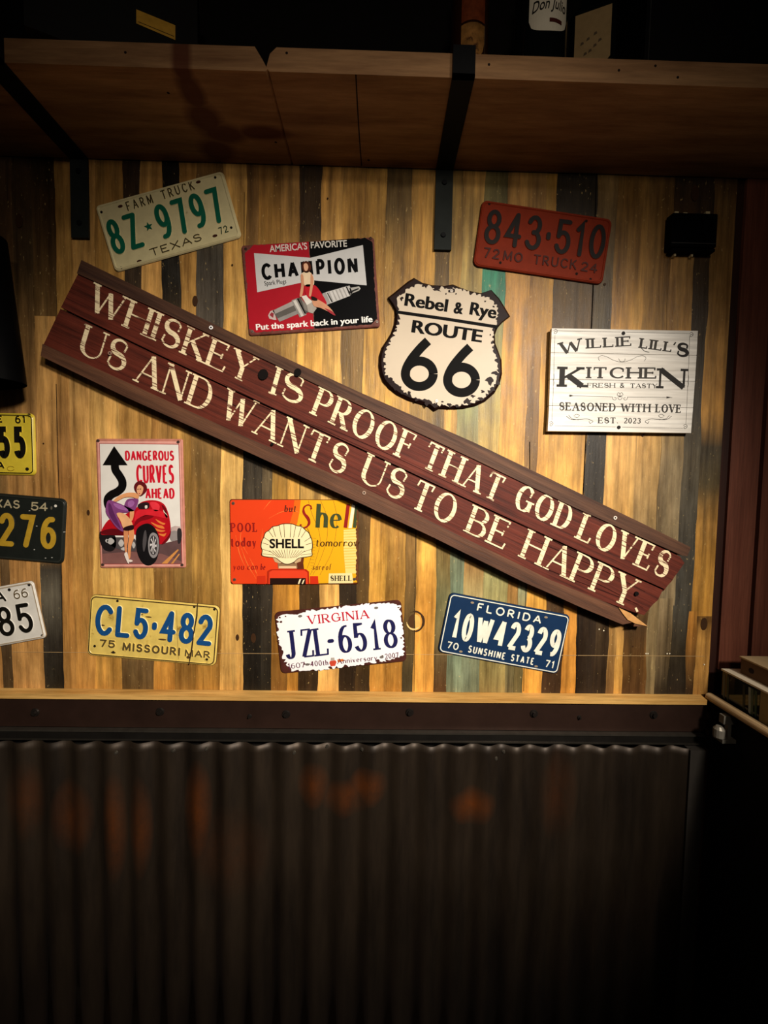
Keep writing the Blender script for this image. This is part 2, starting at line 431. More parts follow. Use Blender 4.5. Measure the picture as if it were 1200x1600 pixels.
# ------------------------------------------------------------------ a thing hung on the wall, measured through a crop of the photograph
class Item:
    def __init__(s, name, label, cat, crop, corners, tf, group=None, back=0.0006):
        s.ox, s.oy, s.sc = crop; s.tf = tf
        W = [at(s.ox + x / s.sc, s.oy + y / s.sc, -tf) for x, y in corners]
        c = sum(W, Vector()) / 4
        uv = (W[1] - W[0]) + (W[2] - W[3]); vv = (W[0] - W[3]) + (W[1] - W[2])
        a = math.atan2(uv.z, uv.x); a2 = math.atan2(-vv.x, vv.z)
        s.a = (a + a2) / 2
        s.c = c; s.w = uv.length / 2; s.h = vv.length / 2
        s.root = empty(name, (c.x, -back, c.z), (0, -s.a, 0))
        s.t = tf - back
        tag(s.root, label, cat, group)
    def L(s, x, y):
        p = at(s.ox + x / s.sc, s.oy + y / s.sc, -s.tf); dx, dz = p.x - s.c.x, p.z - s.c.z
        return (dx * math.cos(s.a) + dz * math.sin(s.a), -dx * math.sin(s.a) + dz * math.cos(s.a))
    def P(s, pts): return [s.L(*p) for p in pts]
    def k(s): # metres per crop pixel
        a, b = s.L(0, 0), s.L(100, 0)
        return math.hypot(a[0] - b[0], a[1] - b[1]) / 100

# ================================================================== SETTING
def wall_material():
    t = NT('plank_wood')
    a = t.new('ShaderNodeVertexColor'); a.layer_name = 'Col'
    v = t.obj((40, 40, 1.6)); n = t.noise(v, 2.0, 7, 0.65)
    n2 = t.noise(t.obj((110, 110, 9)), 3.0, 4, 0.7)
    n3 = t.noise(t.obj((7, 7, 3)), 2.0, 5, 0.65)
    f = t.ramp(n, [(0.28, (0.45, 0.41, 0.36)), (0.5, (0.95, 0.94, 0.92)), (0.75, (1.3, 1.28, 1.2))])
    c = t.mix(1.0, a.outputs[0], f, 'MULTIPLY')
    f2 = t.ramp(n2, [(0.3, (0.72, 0.7, 0.66)), (0.62, (1.08, 1.08, 1.08))])
    c = t.mix(0.6, c, f2, 'MULTIPLY')
    f3 = t.ramp(n3, [(0.3, (0.5, 0.47, 0.44)), (0.62, (1.15, 1.15, 1.12))])
    c = t.mix(0.8, c, f3, 'MULTIPLY')
    # rough-sawn pale flecks
    n4 = t.noise(t.obj((90, 90, 45)), 2.2, 3, 0.6)
    m4 = t.ramp(n4, [(0.66, (0, 0, 0)), (0.74, (0.55, 0.55, 0.55))])
    c = t.mix(m4, c, lin('d8b878'))
    t.link(c, t.b.inputs['Base Color'])
    r = t.ramp(n3, [(0.3, (0.38, 0.38, 0.38)), (0.7, (0.6, 0.6, 0.6))])
    t.link(r, t.b.inputs['Roughness']); t.b.inputs['Specular IOR Level'].default_value = 0.35
    t.bump(n2, 0.45, 0.0015)
    return t.m
WM = wall_material()

# strips: (x left, x right) in photo pixels at a reference row, colour stops down the strip
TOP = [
 (-330, -200, '6b4d2c'), (-200, -120, '8a6a3c'), (-120, -40, '6b4d2c'), (-40, 22, [(250, '4a3826'), (640, '8a6a44'), (700, 'a88250')]), (22, 52, [(250, '3c2c1c'), (420, '4e3e28'), (640, 'a07c4c')]),  # leftmost strips darken upward, partly light falloff painted into the stops
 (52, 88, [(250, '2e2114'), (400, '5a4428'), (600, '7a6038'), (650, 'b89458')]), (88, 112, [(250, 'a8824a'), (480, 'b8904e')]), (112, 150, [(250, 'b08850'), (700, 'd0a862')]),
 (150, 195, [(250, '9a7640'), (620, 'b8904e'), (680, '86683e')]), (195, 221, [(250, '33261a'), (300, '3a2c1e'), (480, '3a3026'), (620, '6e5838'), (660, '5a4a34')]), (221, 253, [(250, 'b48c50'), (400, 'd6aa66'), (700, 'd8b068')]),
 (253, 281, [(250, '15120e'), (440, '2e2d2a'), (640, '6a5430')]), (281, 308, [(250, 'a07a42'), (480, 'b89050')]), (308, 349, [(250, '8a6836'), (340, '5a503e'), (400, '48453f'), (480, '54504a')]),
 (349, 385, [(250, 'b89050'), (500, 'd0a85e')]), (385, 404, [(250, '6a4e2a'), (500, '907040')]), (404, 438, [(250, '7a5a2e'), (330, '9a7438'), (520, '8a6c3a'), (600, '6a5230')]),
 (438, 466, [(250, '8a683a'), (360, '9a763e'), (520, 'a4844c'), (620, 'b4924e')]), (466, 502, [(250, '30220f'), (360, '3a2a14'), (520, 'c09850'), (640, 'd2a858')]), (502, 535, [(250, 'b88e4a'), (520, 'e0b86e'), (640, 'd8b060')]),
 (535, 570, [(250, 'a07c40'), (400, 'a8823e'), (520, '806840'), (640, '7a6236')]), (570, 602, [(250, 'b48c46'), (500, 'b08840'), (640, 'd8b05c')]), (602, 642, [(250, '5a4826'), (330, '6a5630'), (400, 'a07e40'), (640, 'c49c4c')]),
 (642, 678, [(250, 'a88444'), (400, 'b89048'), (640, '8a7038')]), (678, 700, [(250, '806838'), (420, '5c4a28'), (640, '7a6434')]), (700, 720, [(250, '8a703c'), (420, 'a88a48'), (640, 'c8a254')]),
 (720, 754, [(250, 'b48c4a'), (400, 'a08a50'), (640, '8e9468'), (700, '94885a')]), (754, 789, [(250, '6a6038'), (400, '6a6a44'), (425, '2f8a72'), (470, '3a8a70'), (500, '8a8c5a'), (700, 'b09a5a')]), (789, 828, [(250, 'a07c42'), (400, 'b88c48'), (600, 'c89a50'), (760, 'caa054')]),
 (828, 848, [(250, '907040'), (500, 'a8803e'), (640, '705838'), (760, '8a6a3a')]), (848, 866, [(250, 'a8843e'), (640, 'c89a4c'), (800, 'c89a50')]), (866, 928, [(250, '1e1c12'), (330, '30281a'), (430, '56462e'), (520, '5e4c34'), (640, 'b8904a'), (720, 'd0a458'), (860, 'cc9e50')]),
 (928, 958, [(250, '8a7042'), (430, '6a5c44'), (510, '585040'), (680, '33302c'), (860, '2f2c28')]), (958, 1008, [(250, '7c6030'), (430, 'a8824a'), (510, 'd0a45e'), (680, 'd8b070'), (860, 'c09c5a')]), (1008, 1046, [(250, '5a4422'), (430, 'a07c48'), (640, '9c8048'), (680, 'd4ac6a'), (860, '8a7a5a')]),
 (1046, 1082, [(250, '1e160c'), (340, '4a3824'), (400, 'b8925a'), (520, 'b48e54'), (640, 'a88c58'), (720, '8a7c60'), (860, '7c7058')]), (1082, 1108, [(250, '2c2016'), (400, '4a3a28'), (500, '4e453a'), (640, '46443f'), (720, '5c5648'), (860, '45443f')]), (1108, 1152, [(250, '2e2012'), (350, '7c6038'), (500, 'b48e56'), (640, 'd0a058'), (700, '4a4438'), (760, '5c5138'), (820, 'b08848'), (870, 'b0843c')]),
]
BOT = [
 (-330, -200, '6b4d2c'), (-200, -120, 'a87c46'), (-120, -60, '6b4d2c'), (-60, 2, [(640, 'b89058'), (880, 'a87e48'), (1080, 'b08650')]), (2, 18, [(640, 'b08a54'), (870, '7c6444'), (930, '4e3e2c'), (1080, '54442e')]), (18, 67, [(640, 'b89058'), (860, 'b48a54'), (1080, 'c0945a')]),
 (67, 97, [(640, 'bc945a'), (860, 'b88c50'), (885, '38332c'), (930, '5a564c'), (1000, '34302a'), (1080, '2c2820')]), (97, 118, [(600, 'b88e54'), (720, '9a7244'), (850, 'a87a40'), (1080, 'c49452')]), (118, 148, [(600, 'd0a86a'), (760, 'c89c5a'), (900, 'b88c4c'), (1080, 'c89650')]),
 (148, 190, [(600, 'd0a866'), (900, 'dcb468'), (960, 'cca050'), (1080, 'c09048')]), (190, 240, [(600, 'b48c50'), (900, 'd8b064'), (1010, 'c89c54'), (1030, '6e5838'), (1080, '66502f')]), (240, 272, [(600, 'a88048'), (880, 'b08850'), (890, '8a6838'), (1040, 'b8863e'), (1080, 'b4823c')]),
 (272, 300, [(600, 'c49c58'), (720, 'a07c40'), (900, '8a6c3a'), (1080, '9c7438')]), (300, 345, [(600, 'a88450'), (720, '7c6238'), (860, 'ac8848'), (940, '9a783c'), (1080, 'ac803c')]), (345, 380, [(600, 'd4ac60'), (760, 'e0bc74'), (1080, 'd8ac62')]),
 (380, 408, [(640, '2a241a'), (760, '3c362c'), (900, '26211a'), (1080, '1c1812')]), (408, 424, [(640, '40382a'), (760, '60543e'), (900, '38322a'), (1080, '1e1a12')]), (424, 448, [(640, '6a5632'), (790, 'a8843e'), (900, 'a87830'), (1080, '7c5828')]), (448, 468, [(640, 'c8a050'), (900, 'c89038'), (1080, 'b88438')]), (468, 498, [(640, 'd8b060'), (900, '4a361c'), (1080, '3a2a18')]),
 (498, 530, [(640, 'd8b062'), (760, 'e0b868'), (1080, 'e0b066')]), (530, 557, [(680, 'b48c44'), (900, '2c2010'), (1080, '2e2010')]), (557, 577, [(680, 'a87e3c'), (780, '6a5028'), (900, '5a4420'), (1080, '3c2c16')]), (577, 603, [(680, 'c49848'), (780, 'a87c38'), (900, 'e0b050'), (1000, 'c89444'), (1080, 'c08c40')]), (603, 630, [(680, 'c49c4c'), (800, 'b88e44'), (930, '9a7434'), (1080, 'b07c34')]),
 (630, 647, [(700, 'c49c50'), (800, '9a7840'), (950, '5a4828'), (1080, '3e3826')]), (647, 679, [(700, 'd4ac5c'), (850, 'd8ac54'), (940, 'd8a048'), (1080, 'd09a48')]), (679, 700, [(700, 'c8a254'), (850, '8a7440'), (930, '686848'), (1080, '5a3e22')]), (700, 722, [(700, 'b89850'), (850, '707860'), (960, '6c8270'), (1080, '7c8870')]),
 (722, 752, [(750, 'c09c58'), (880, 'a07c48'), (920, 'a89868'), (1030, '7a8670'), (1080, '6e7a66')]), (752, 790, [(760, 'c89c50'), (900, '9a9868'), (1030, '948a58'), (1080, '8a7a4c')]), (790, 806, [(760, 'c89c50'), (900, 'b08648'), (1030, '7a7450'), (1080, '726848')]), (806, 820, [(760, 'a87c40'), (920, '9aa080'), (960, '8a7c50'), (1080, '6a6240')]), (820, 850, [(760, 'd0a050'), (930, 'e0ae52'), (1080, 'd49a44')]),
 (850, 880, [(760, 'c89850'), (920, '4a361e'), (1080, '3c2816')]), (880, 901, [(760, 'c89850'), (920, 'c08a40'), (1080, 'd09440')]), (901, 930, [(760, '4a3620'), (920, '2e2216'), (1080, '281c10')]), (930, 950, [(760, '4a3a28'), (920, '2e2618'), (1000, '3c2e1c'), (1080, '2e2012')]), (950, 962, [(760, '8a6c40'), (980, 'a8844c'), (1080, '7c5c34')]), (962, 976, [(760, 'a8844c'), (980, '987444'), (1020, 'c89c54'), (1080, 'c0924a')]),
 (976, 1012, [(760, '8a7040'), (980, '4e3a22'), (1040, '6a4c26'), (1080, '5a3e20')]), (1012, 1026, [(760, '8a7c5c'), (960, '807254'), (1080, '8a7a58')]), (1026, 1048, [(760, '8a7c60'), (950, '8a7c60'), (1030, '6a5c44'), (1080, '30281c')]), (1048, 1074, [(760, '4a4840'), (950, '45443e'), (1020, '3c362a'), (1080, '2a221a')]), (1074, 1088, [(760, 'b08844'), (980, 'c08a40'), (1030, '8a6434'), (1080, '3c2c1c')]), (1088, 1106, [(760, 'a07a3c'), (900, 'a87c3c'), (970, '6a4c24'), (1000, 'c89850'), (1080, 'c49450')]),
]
def x_at(px, ref): return at(px, ref).x
def z_at(px, py): return at(px, py).z
XR = at(1129, 690).x            # right edge of the panelled wall
verts, faces, cols = [], [], []
def split_y(px): return 500 + (px - 95) * 0.462 if px > 80 else 690
ZB = at(600, 1090).z
def vnoise(seed, z, f):
    q = z * f; i = math.floor(q); t = q - i; t = t * t * (3 - 2 * t)
    h = lambda k: (math.sin((k * 127.1 + seed * 311.7)) * 43758.5453) % 1.0
    return h(i) * (1 - t) + h(i + 1) * t
def wob(seed, z): return (vnoise(seed, z, 9) - .5) * .006 + (vnoise(seed + 50, z, 37) - .5) * .0022
def build_band(band, ref, top):
    for n, (a, b, cs) in enumerate(band):
        xa, xb = x_at(a, ref), x_at(b, ref)
        if n == len(band) - 1: xb = XR
        if isinstance(cs, str): cs = [(250, cs), (1080, cs)]
        m = (a + b) / 2
        zs = z_at(m, split_y(m))
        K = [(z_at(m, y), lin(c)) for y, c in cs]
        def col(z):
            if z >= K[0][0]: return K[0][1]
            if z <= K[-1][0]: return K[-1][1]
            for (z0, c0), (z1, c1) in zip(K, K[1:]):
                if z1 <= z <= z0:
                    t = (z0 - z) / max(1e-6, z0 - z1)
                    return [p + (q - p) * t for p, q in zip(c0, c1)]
        hi, lo = (at(700, 264.5, -.0015).z + .02, zs - .04) if top else (zs, ZB - 0.02)
        zl = []; z = hi
        while z > lo:
            zl.append(z); z -= .012 if z < EYE + .8 else .1
        zl.append(lo)
        off = random.choice((0.0, 0.0003, 0.0006, 0.0009)) + (.0012 if top else 0)
        sub_n = max(3, int((xb - xa) / .009))
        k0 = 0 if a < -190 else 1; sd0 = a + (1000 if not top else 0); sd1 = b + (1000 if not top else 0)
        rows = []
        for z in zl:
            x0 = xa + wob(sd0, z); x1 = (xb + wob(sd1, z)) if n < len(band) - 1 else XR
            rows.append(len(verts))
            base = col(z)
            for s in range(sub_n + 1):
                verts.append((x0 + (x1 - x0) * s / sub_n, off, z))
                sd = a * 3.1 + s * 17.3
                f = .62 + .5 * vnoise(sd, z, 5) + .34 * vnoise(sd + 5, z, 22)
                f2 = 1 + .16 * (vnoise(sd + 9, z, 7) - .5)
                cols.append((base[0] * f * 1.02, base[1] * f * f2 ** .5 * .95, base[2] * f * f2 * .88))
        for r0, r1 in zip(rows, rows[1:]):
            for s in range(sub_n): faces.append((r0 + s, r1 + s, r1 + s + 1, r0 + s + 1))
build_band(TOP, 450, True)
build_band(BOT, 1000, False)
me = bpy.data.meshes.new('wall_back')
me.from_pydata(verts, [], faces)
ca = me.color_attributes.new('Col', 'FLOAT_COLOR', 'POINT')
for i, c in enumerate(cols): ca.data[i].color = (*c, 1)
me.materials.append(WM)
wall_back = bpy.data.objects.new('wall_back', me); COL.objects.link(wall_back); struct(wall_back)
sub = MB(); dk = mat('0c0907', 0.9)
sub.box(-1.6, 1.9, 0.0125, 0.06, 0.0, EYE + 1.15, dk)
# knots, nail heads and saw line of the panelling
kb = MB(); kd = mat('3a2412', 0.6); kl = mat('d8ac5c', 0.5); kr = mat('8a5c28', 0.5)
def wp(px, py, y=0.0): p = at(px, py, y); return (p.x, p.z)
def knot(px, py, rx, ry, m, d=0.0003, n=20):
    c = wp(px, py); kb.poly([(c[0] + rx * math.cos(6.2832 * k / n), c[1] + ry * math.sin(6.2832 * k / n)) for k in range(n)], d, m)
for px, py, r in ((396, 997, .006), (371, 996, .004), (305, 470, .006), (138, 801, .0035), (989, 1010, .0018), (1005, 680, .003), (512, 310, .002), (945, 444, .003), (267, 800, .004), (1086, 302, .009), (1100, 975, .008), (68, 693, .002), (30, 345, .008), (363, 414, .0022)):
    knot(px, py, r, r * 1.9 if r > .003 else r, kd)
c0 = wp(648, 971)
kb.ribbon([(c0[0] + .021 * math.cos(a), c0[1] + .024 * math.sin(a)) for a in [math.radians(q) for q in range(-110, 130, 10)]], [.001, .004, .006, .004, .001], 0, 0.0006, kd)
kb.ribbon([(c0[0] - .002 + .017 * math.cos(a), c0[1] + .019 * math.sin(a)) for a in [math.radians(q) for q in range(185, 330, 10)]], [.001, .003, .004, .003, .001], 0, 0.0006, mat('e8c886', 0.4))
kb.poly([(c0[0] - .001 + .014 * math.cos(a), c0[1] + .018 * math.sin(a)) for a in [math.radians(q) for q in range(88, 275, 15)]], 0.0003, mat('4a3018', .6))
kb.poly([(c0[0] + .0005 + .013 * math.cos(a), c0[1] + .017 * math.sin(a)) for a in [math.radians(q) for q in range(-85, 100, 15)]], 0.0003, kl)
for px, py in ((1009, 1021), (1012, 1021), (1042, 1021), (1046, 1021), (1100, 1038), (936, 983), (943, 985)):
    knot(px, py, .0016, .0016, mat('e8dcc0', 0.3, name='bright_nail'), 0.001)
ln = [wp(px, 1022 + (px - 560) * .006) for px in range(20, 1110, 30)]
kb.ribbon(ln, .0008, 0, .0003, mat('b8986a', 0.5))
for pts, wd in (([(932, 270), (929, 400), (925, 500), (918, 640), (911, 780), (905, 940), (900, 1082)], .0016), ([(828, 690), (828, 760), (822, 910), (818, 1080)], .0012), ([(650, 820), (648, 940), (647, 1080)], .0010), ([(88, 600), (90, 690), (96, 880), (99, 1075)], .0012), ([(382, 300), (381, 420)], .0008), ([(470, 600), (468, 900)], .0006)):
    kb.ribbon([wp(*q) for q in pts], wd, 0, .0004, mat('120b06', .9))
kk = struct(kb.build('wood_knots', wall_back))
sb = struct(sub.build('wall_substrate', wall_back))

# light wood trim, dark steel beam and channel below the panelling
def zr(py, y, px=600): return at(px, py, y).z
XL = -1.5
t1 = MB(); tw = wood('a87838', 'dcb068', 'x', 0.5, 1.0, 0.2)
XS = at(1106, 1088, -.02).x
zt, zb = zr(1080.5, 0.0), zr(1097.5, -.02)
t1.prism([(XL, zb), (XS, zb), (XS, zt), (XL, zt)], 0.0, .02, tw, [(XL, zb + .001), (XS - .001, zb + .001), (XS - .001, zt - .003), (XL, zt - .003)])
struct(t1.build('trim_1'))
t2 = MB(); dm = mat('2c1d17', 0.5, 0.3, 0.25, 12, 0.1)
z2 = zr(1139.5, -.012)
t2.box(XL, XS + .006, -.012, .0125, z2, zb - .0005, dm)
beam = struct(t2.build('trim_2'))
bl = mat('2a2522', 0.35, 0.6)
for px, py in ((55, 1113), (250, 1112), (447, 1116), (640, 1113), (834, 1115), (1021, 1117), (390, 1119), (905, 1121)):
    b = MB(); p = at(px, py, -.012); r = .0085 if px not in (390, 905) else .004
    b.disc((p.x, p.z), r, .012, .0145, bl, None, .0015, 16)
    b.prism([(p.x + r * .62 * math.cos(k * 1.0472), p.z + r * .62 * math.sin(k * 1.0472)) for k in range(6)], .0145, .0185, bl)
    struct(b.build('bolt', beam))
t3 = MB(); cm = mat('2e2b28', 0.38, 0.75, 0.25, 15, 0.05)
z3 = zr(1159.5, -.02)
t3.box(XL, XS - .005, -.020, -.0121, z3, z2 - .001, cm)
t3.box(XL, XS - .005, -.024, -.0122, z2 - .0045, z2 - .0008, mat('5c564e', 0.3, 0.8, 0.2))  # top lip in paler metal, its edge highlight put into the colour
t3.box(XL, XS - .005, -.022, -.0122, z3, z3 + .003, mat('4a453e', 0.3, 0.8, 0.2))
struct(t3.build('trim_3'))

# corrugated metal wainscot
def corr_mat():
    t = NT('rusty_corrugated_metal')
    base = t.ramp(t.noise(t.obj((9, 9, 1.5)), 2.0, 5, .6), [(0.3, lin('1e1711')), (0.7, lin('372c21'))])
    co = t.new('ShaderNodeTexCoord')
    mask = None
    nz = t.noise(t.obj((1, 1, .7)), 14, 5, .7)
    for px, py, rx, rz, k in ((115, 1275, .05, .10, .7), (180, 1290, .03, .14, .8), (220, 1290, .03, .13, .8), (310, 1265, .035, .13, .9), (490, 1225, .04, .06, .9), (575, 1228, .05, .05, 1.0), (540, 1245, .06, .05, .8), (738, 1258, .06, .05, 1.0), (40, 1250, .05, .1, .5), (870, 1240, .05, .12, .35), (1180, 1300, .06, .12, .4), (360, 1330, .1, .12, .3)):
        p = at(px, py, -.02)
        mp = t.new('ShaderNodeMapping'); mp.vector_type = 'TEXTURE'
        mp.inputs['Location'].default_value = (p.x, 0, p.z); mp.inputs['Scale'].default_value = (rx, 10, rz)
        t.link(co.outputs['Object'], mp.inputs[0])
        g = t.new('ShaderNodeTexGradient'); g.gradient_type = 'SPHERICAL'; t.link(mp.outputs[0], g.inputs[0])
        ml = t.new('ShaderNodeMath'); ml.operation = 'MULTIPLY'; ml.inputs[1].default_value = k * 0.75; t.link(g.outputs['Fac'], ml.inputs[0])
        if mask is None: mask = ml.outputs[0]
        else:
            ad = t.new('ShaderNodeMath'); ad.operation = 'MAXIMUM'; t.link(mask, ad.inputs[0]); t.link(ml.outputs[0], ad.inputs[1]); mask = ad.outputs[0]
    mm = t.new('ShaderNodeMath'); mm.operation = 'MULTIPLY'; mm.use_clamp = True; t.link(mask, mm.inputs[0])
    nr = t.ramp(nz, [(0.3, (0.35, .35, .35)), (0.6, (1, 1, 1))]); t.link(nr, mm.inputs[1])
    c = t.mix(mm.outputs[0], base, lin('7a3d10'))
    t.link(c, t.b.inputs['Base Color'])
    t.b.inputs['Metallic'].default_value = 0.55; t.b.inputs['Roughness'].default_value = 0.5
    t.bump(nz, 0.08, 0.002)
    return t.m
CM = corr_mat()
PITCHC = 0.0675
def corr_y(x): return -.022 - .0062 * math.cos(2 * math.pi * (x - at(272, 1170).x) / PITCHC)
xs = []; x = XL
XC = at(1062, 1300, -.02).x + .012
while x < XC: xs.append(x); x += PITCHC / 12
ztop = zr(1162, -.02) 
me = bpy.data.meshes.new('corrugated_wall'); V = []; Fc = []
for x in xs:
    dz = .0012 * math.sin(x * 31) + .0006 * math.sin(x * 77)
    for z, e in ((ztop + dz, 0), (ztop - .02, 0), (0.6, 0), (0.0, 0)):
        V.append((x, corr_y(x), z))
n4 = 4
for i in range(len(xs) - 1):
    for k in range(3): Fc.append((i * n4 + k, i * n4 + k + 1, (i + 1) * n4 + k + 1, (i + 1) * n4 + k))
me.from_pydata(V, [], Fc); me.materials.append(CM)
me.polygons.foreach_set('use_smooth', [True] * len(me.polygons))
corr = bpy.data.objects.new('corrugated_wainscot', me); COL.objects.link(corr); struct(corr)
so = corr.modifiers.new('thickness', 'SOLIDIFY'); so.thickness = .0008; so.offset = 1
sm = mat('6a645a', 0.3, 0.8)
for px, py in ((182, 1175), (272, 1171), (322, 1170), (459, 1176), (510, 1168), (566, 1172), (775, 1186), (788, 1176)):
    b = MB(); p = at(px, py, -.022); yy = corr_y(p.x)
    b.disc((p.x, p.z), .0042, -yy, -yy + .002, sm, None, .001, 12)
    b.disc((p.x, p.z), .0025, -yy + .002, -yy + .004, sm, None, .0006, 6)
    struct(b.build('screw', corr))
# vertical corner flashing at the right end of the corrugated sheets
cf = MB(); x0 = at(1064, 1400, -.03).x; x1 = at(1087, 1400, -.03).x
cf.box(x0, x1, -.034, -.006, 0.0, ztop - .002, mat('4a4540', 0.45, 0.6, .25, 10))
struct(cf.build('trim_4'))

# dark inner corner and red boards at the right
rb = wood('5e3224', '7c4836', 'z', 0.5, 0.8, 0.2, spec=0.35)
tr = MB(); drk = wood('22100a', '38190f', 'z', 0.6, 0.8, 0.1)
XB0 = at(1142, 690).x
tr.box(XR + .0005, XB0 + .02, .006, .05, 0.0, EYE + 1.15, drk)
struct(tr.build('trim_5'))
wr = MB(); x = XB0
zb0 = zr(1046, 0.0, 1140)
for i in range(6):
    wdt = at(1194, 690).x - at(1142, 690).x - .006
    wr.prism([(x, zb0), (x + wdt, zb0), (x + wdt, EYE + 1.15), (x, EYE + 1.15)], -.03, .0, rb, [(x + .002, zb0), (x + wdt - .002, zb0), (x + wdt - .002, EYE + 1.15), (x + .002, EYE + 1.15)])
    x += wdt + .006
wr.box(XB0 + .003, x, .012, .03, zb0, EYE + 1.15, drk)
struct(wr.build('wall_right'))
# floor and ceiling
fl = MB(); fl.box(-1.6, 1.9, -2.6, .06, -.05, 0.0, wood('2a1c12', '4a3424', 'x', .6)); struct(fl.build('floor'))
ce = MB(); ce.box(-1.6, 1.9, -2.6, .06, EYE + 1.15, EYE + 1.2, mat('15110d', .9)); struct(ce.build('ceiling'))

# ================================================================== SHELF AND WHAT STANDS ON IT
def shelf_mat():
    t = NT('raw_shelf_wood')
    n = t.noise(t.obj((2, 18, 18)), 2.2, 6, .6); n2 = t.noise(t.obj((5, 60, 60)), 3, 4, .7)
    c = t.ramp(n, [(0.3, lin('7a5638')), (0.7, lin('a88058'))])
    f = t.ramp(n2, [(0.3, (.75, .75, .75)), (0.65, (1.05, 1.05, 1.05))]); c = t.mix(.8, c, f, 'MULTIPLY')
    # dark red stain running across the plank
    co = t.new('ShaderNodeTexCoord'); mask = None
    for px, py, yy, rx, ry in ((283, 88, -.19, .022, .04), (300, 140, -.15, .03, .05), (320, 190, -.10, .045, .045), (350, 200, -.07, .06, .03), (410, 190, -.075, .07, .022), (340, 225, -.03, .05, .04)):
        p = at(px, py, yy)
        mp = t.new('ShaderNodeMapping'); mp.vector_type = 'TEXTURE'
        mp.inputs['Location'].default_value = (p.x, yy, p.z); mp.inputs['Scale'].default_value = (rx, ry, 5)
        t.link(co.outputs['Object'], mp.inputs[0])
        g = t.new('ShaderNodeTexGradient'); g.gradient_type = 'SPHERICAL'; t.link(mp.outputs[0], g.inputs[0])
        if mask is None: mask = g.outputs['Fac']
        else:
            ad = t.new('ShaderNodeMath'); ad.operation = 'MAXIMUM'; t.link(mask, ad.inputs[0]); t.link(g.outputs['Fac'], ad.inputs[1]); mask = ad.outputs[0]
    m = t.ramp(mask, [(0.05, (0, 0, 0)), (0.5, (.85, .85, .85))])
    c = t.mix(m, c, lin('4a1c0c'))
    t.link(c, t.b.inputs['Base Color']); t.b.inputs['Roughness'].default_value = .7
    t.b.inputs['Specular IOR Level'].default_value = .25
    t.bump(n2, .3, .002)
    return t.m
SM = shelf_mat()
YF = -.190
zsb = at(700, 264.5, -.0015).z            # underside at the wall
zst = zsb + .040
XSL, XSR = -1.3, 1.45
sh = MB()
nx = at(398, 70, YF).x; n2x = at(418, 105, YF).x; n3x = at(432, 74, YF).x
# front profile in (x, z) with the broken notch, extruded back to the wall
front = [(XSL, zsb), (n2x - .003, zsb), (n2x, zsb + .004), (n2x + .003, zsb), (XSR, zsb), (XSR, zst), (n3x, zst), (n2x + .004, zst - .011), (n2x - .002, zsb + .007), (n2x - .008, zst - .022), (nx, zst), (XSL, zst)]
sh.poly([(x, z) for x, z in front], -YF, SM)
back = [(x, .0015, z) for x, z in front]
for i in range(len(front)):
    j = (i + 1) % len(front)
    sh.face([(front[i][0], YF, front[i][1]), (front[j][0], YF, front[j][1]), (front[j][0], -.0016, front[j][1]), (front[i][0], -.0016, front[i][1])], SM)
sh.face([(x, -.0016, z) for x, _, z in back], SM)
shelf = sh.build('wall_shelf')
tag(shelf, 'rough wooden shelf plank with broken notch and red stain above the signs', 'shelf')
sm2 = MB()
px0 = [at(556 + (q / 10) * 9, 118 + q * 14, YF + .19 * q / 10 * .98) for q in range(11)]
for a, b in zip(px0, px0[1:]):
    sm2.face([(a.x - .0012, a.y, zsb - .0004), (a.x + .0012, a.y, zsb - .0004), (b.x + .0012, b.y, zsb - .0004), (b.x - .0012, b.y, zsb - .0004)], mat('1e120a', .9))
sm2.build('seam', shelf)
for px, py in ((764, 101), (967, 110), (1024, 103), (1059, 121), (263, 145), (431, 222), (576, 250), (196, 82), (448, 83)):
    b = MB()
    if py < 130:
        p = at(px, py, YF); b.disc((p.x, p.z), .0022, -YF, -YF + .0004, mat('1a100a', .9), n=10)
    else:
        d = at(px, py, 0) - cpos; tt = (zsb - cpos.z) / d.z; p = cpos + d * tt
        b.face([(p.x + .003 * math.cos(k), p.y + .0022 * math.sin(k), zsb - .0004) for k in (0, 1, 2, 3, 4, 5)], mat('1a100a', .9))
    b.build('nail_hole', shelf)

iron = mat('0c0d0f', 0.6, 0.2, .2, 20, .05, .15)
ironl = mat('202422', 0.6, 0.2, .25, 18, .05, .15)
def bracket(pxa, pxb, pyt, pyb, label, fa, fb, hook=True):
    xa, xb = at(pxa, pyt, -.004).x, at(pxb, pyt, -.004).x
    zl = at((pxa + pxb) / 2, pyb, -.004).z
    r = empty('shelf_bracket', ((xa + xb) / 2, -.001, zsb))
    tag(r, label, 'bracket', 'steel shelf brackets')
    cx = (xa + xb) / 2; hw = (xb - xa) / 2
    m = MB(); m.box(-hw, hw, -.005, 0, zl - zsb, -.004, ironl); m.build('wall_leg', r)
    m = MB(); m.box(-hw, hw, YF - .008 + .001, -.0005, -.006, -.0005, iron); m.build('arm', r)
    m = MB(); m.box(-hw, hw, YF - .008 + .001, YF - .001, -.006, .046, iron); m.build('front_hook', r)
    for k in (.18, .82):
        b = MB(); b.disc((0, (zl - zsb) * k), .005, .005, .0075, iron, None, .001, 12); b.build('screw', r)
    return r
bracket(110, 137, 262, 372, 'black steel shelf bracket at the far left above the slanted board', 0, 0)
bracket(681, 708, 272, 391, 'black steel shelf bracket in the middle above the road shield', 0, 0)

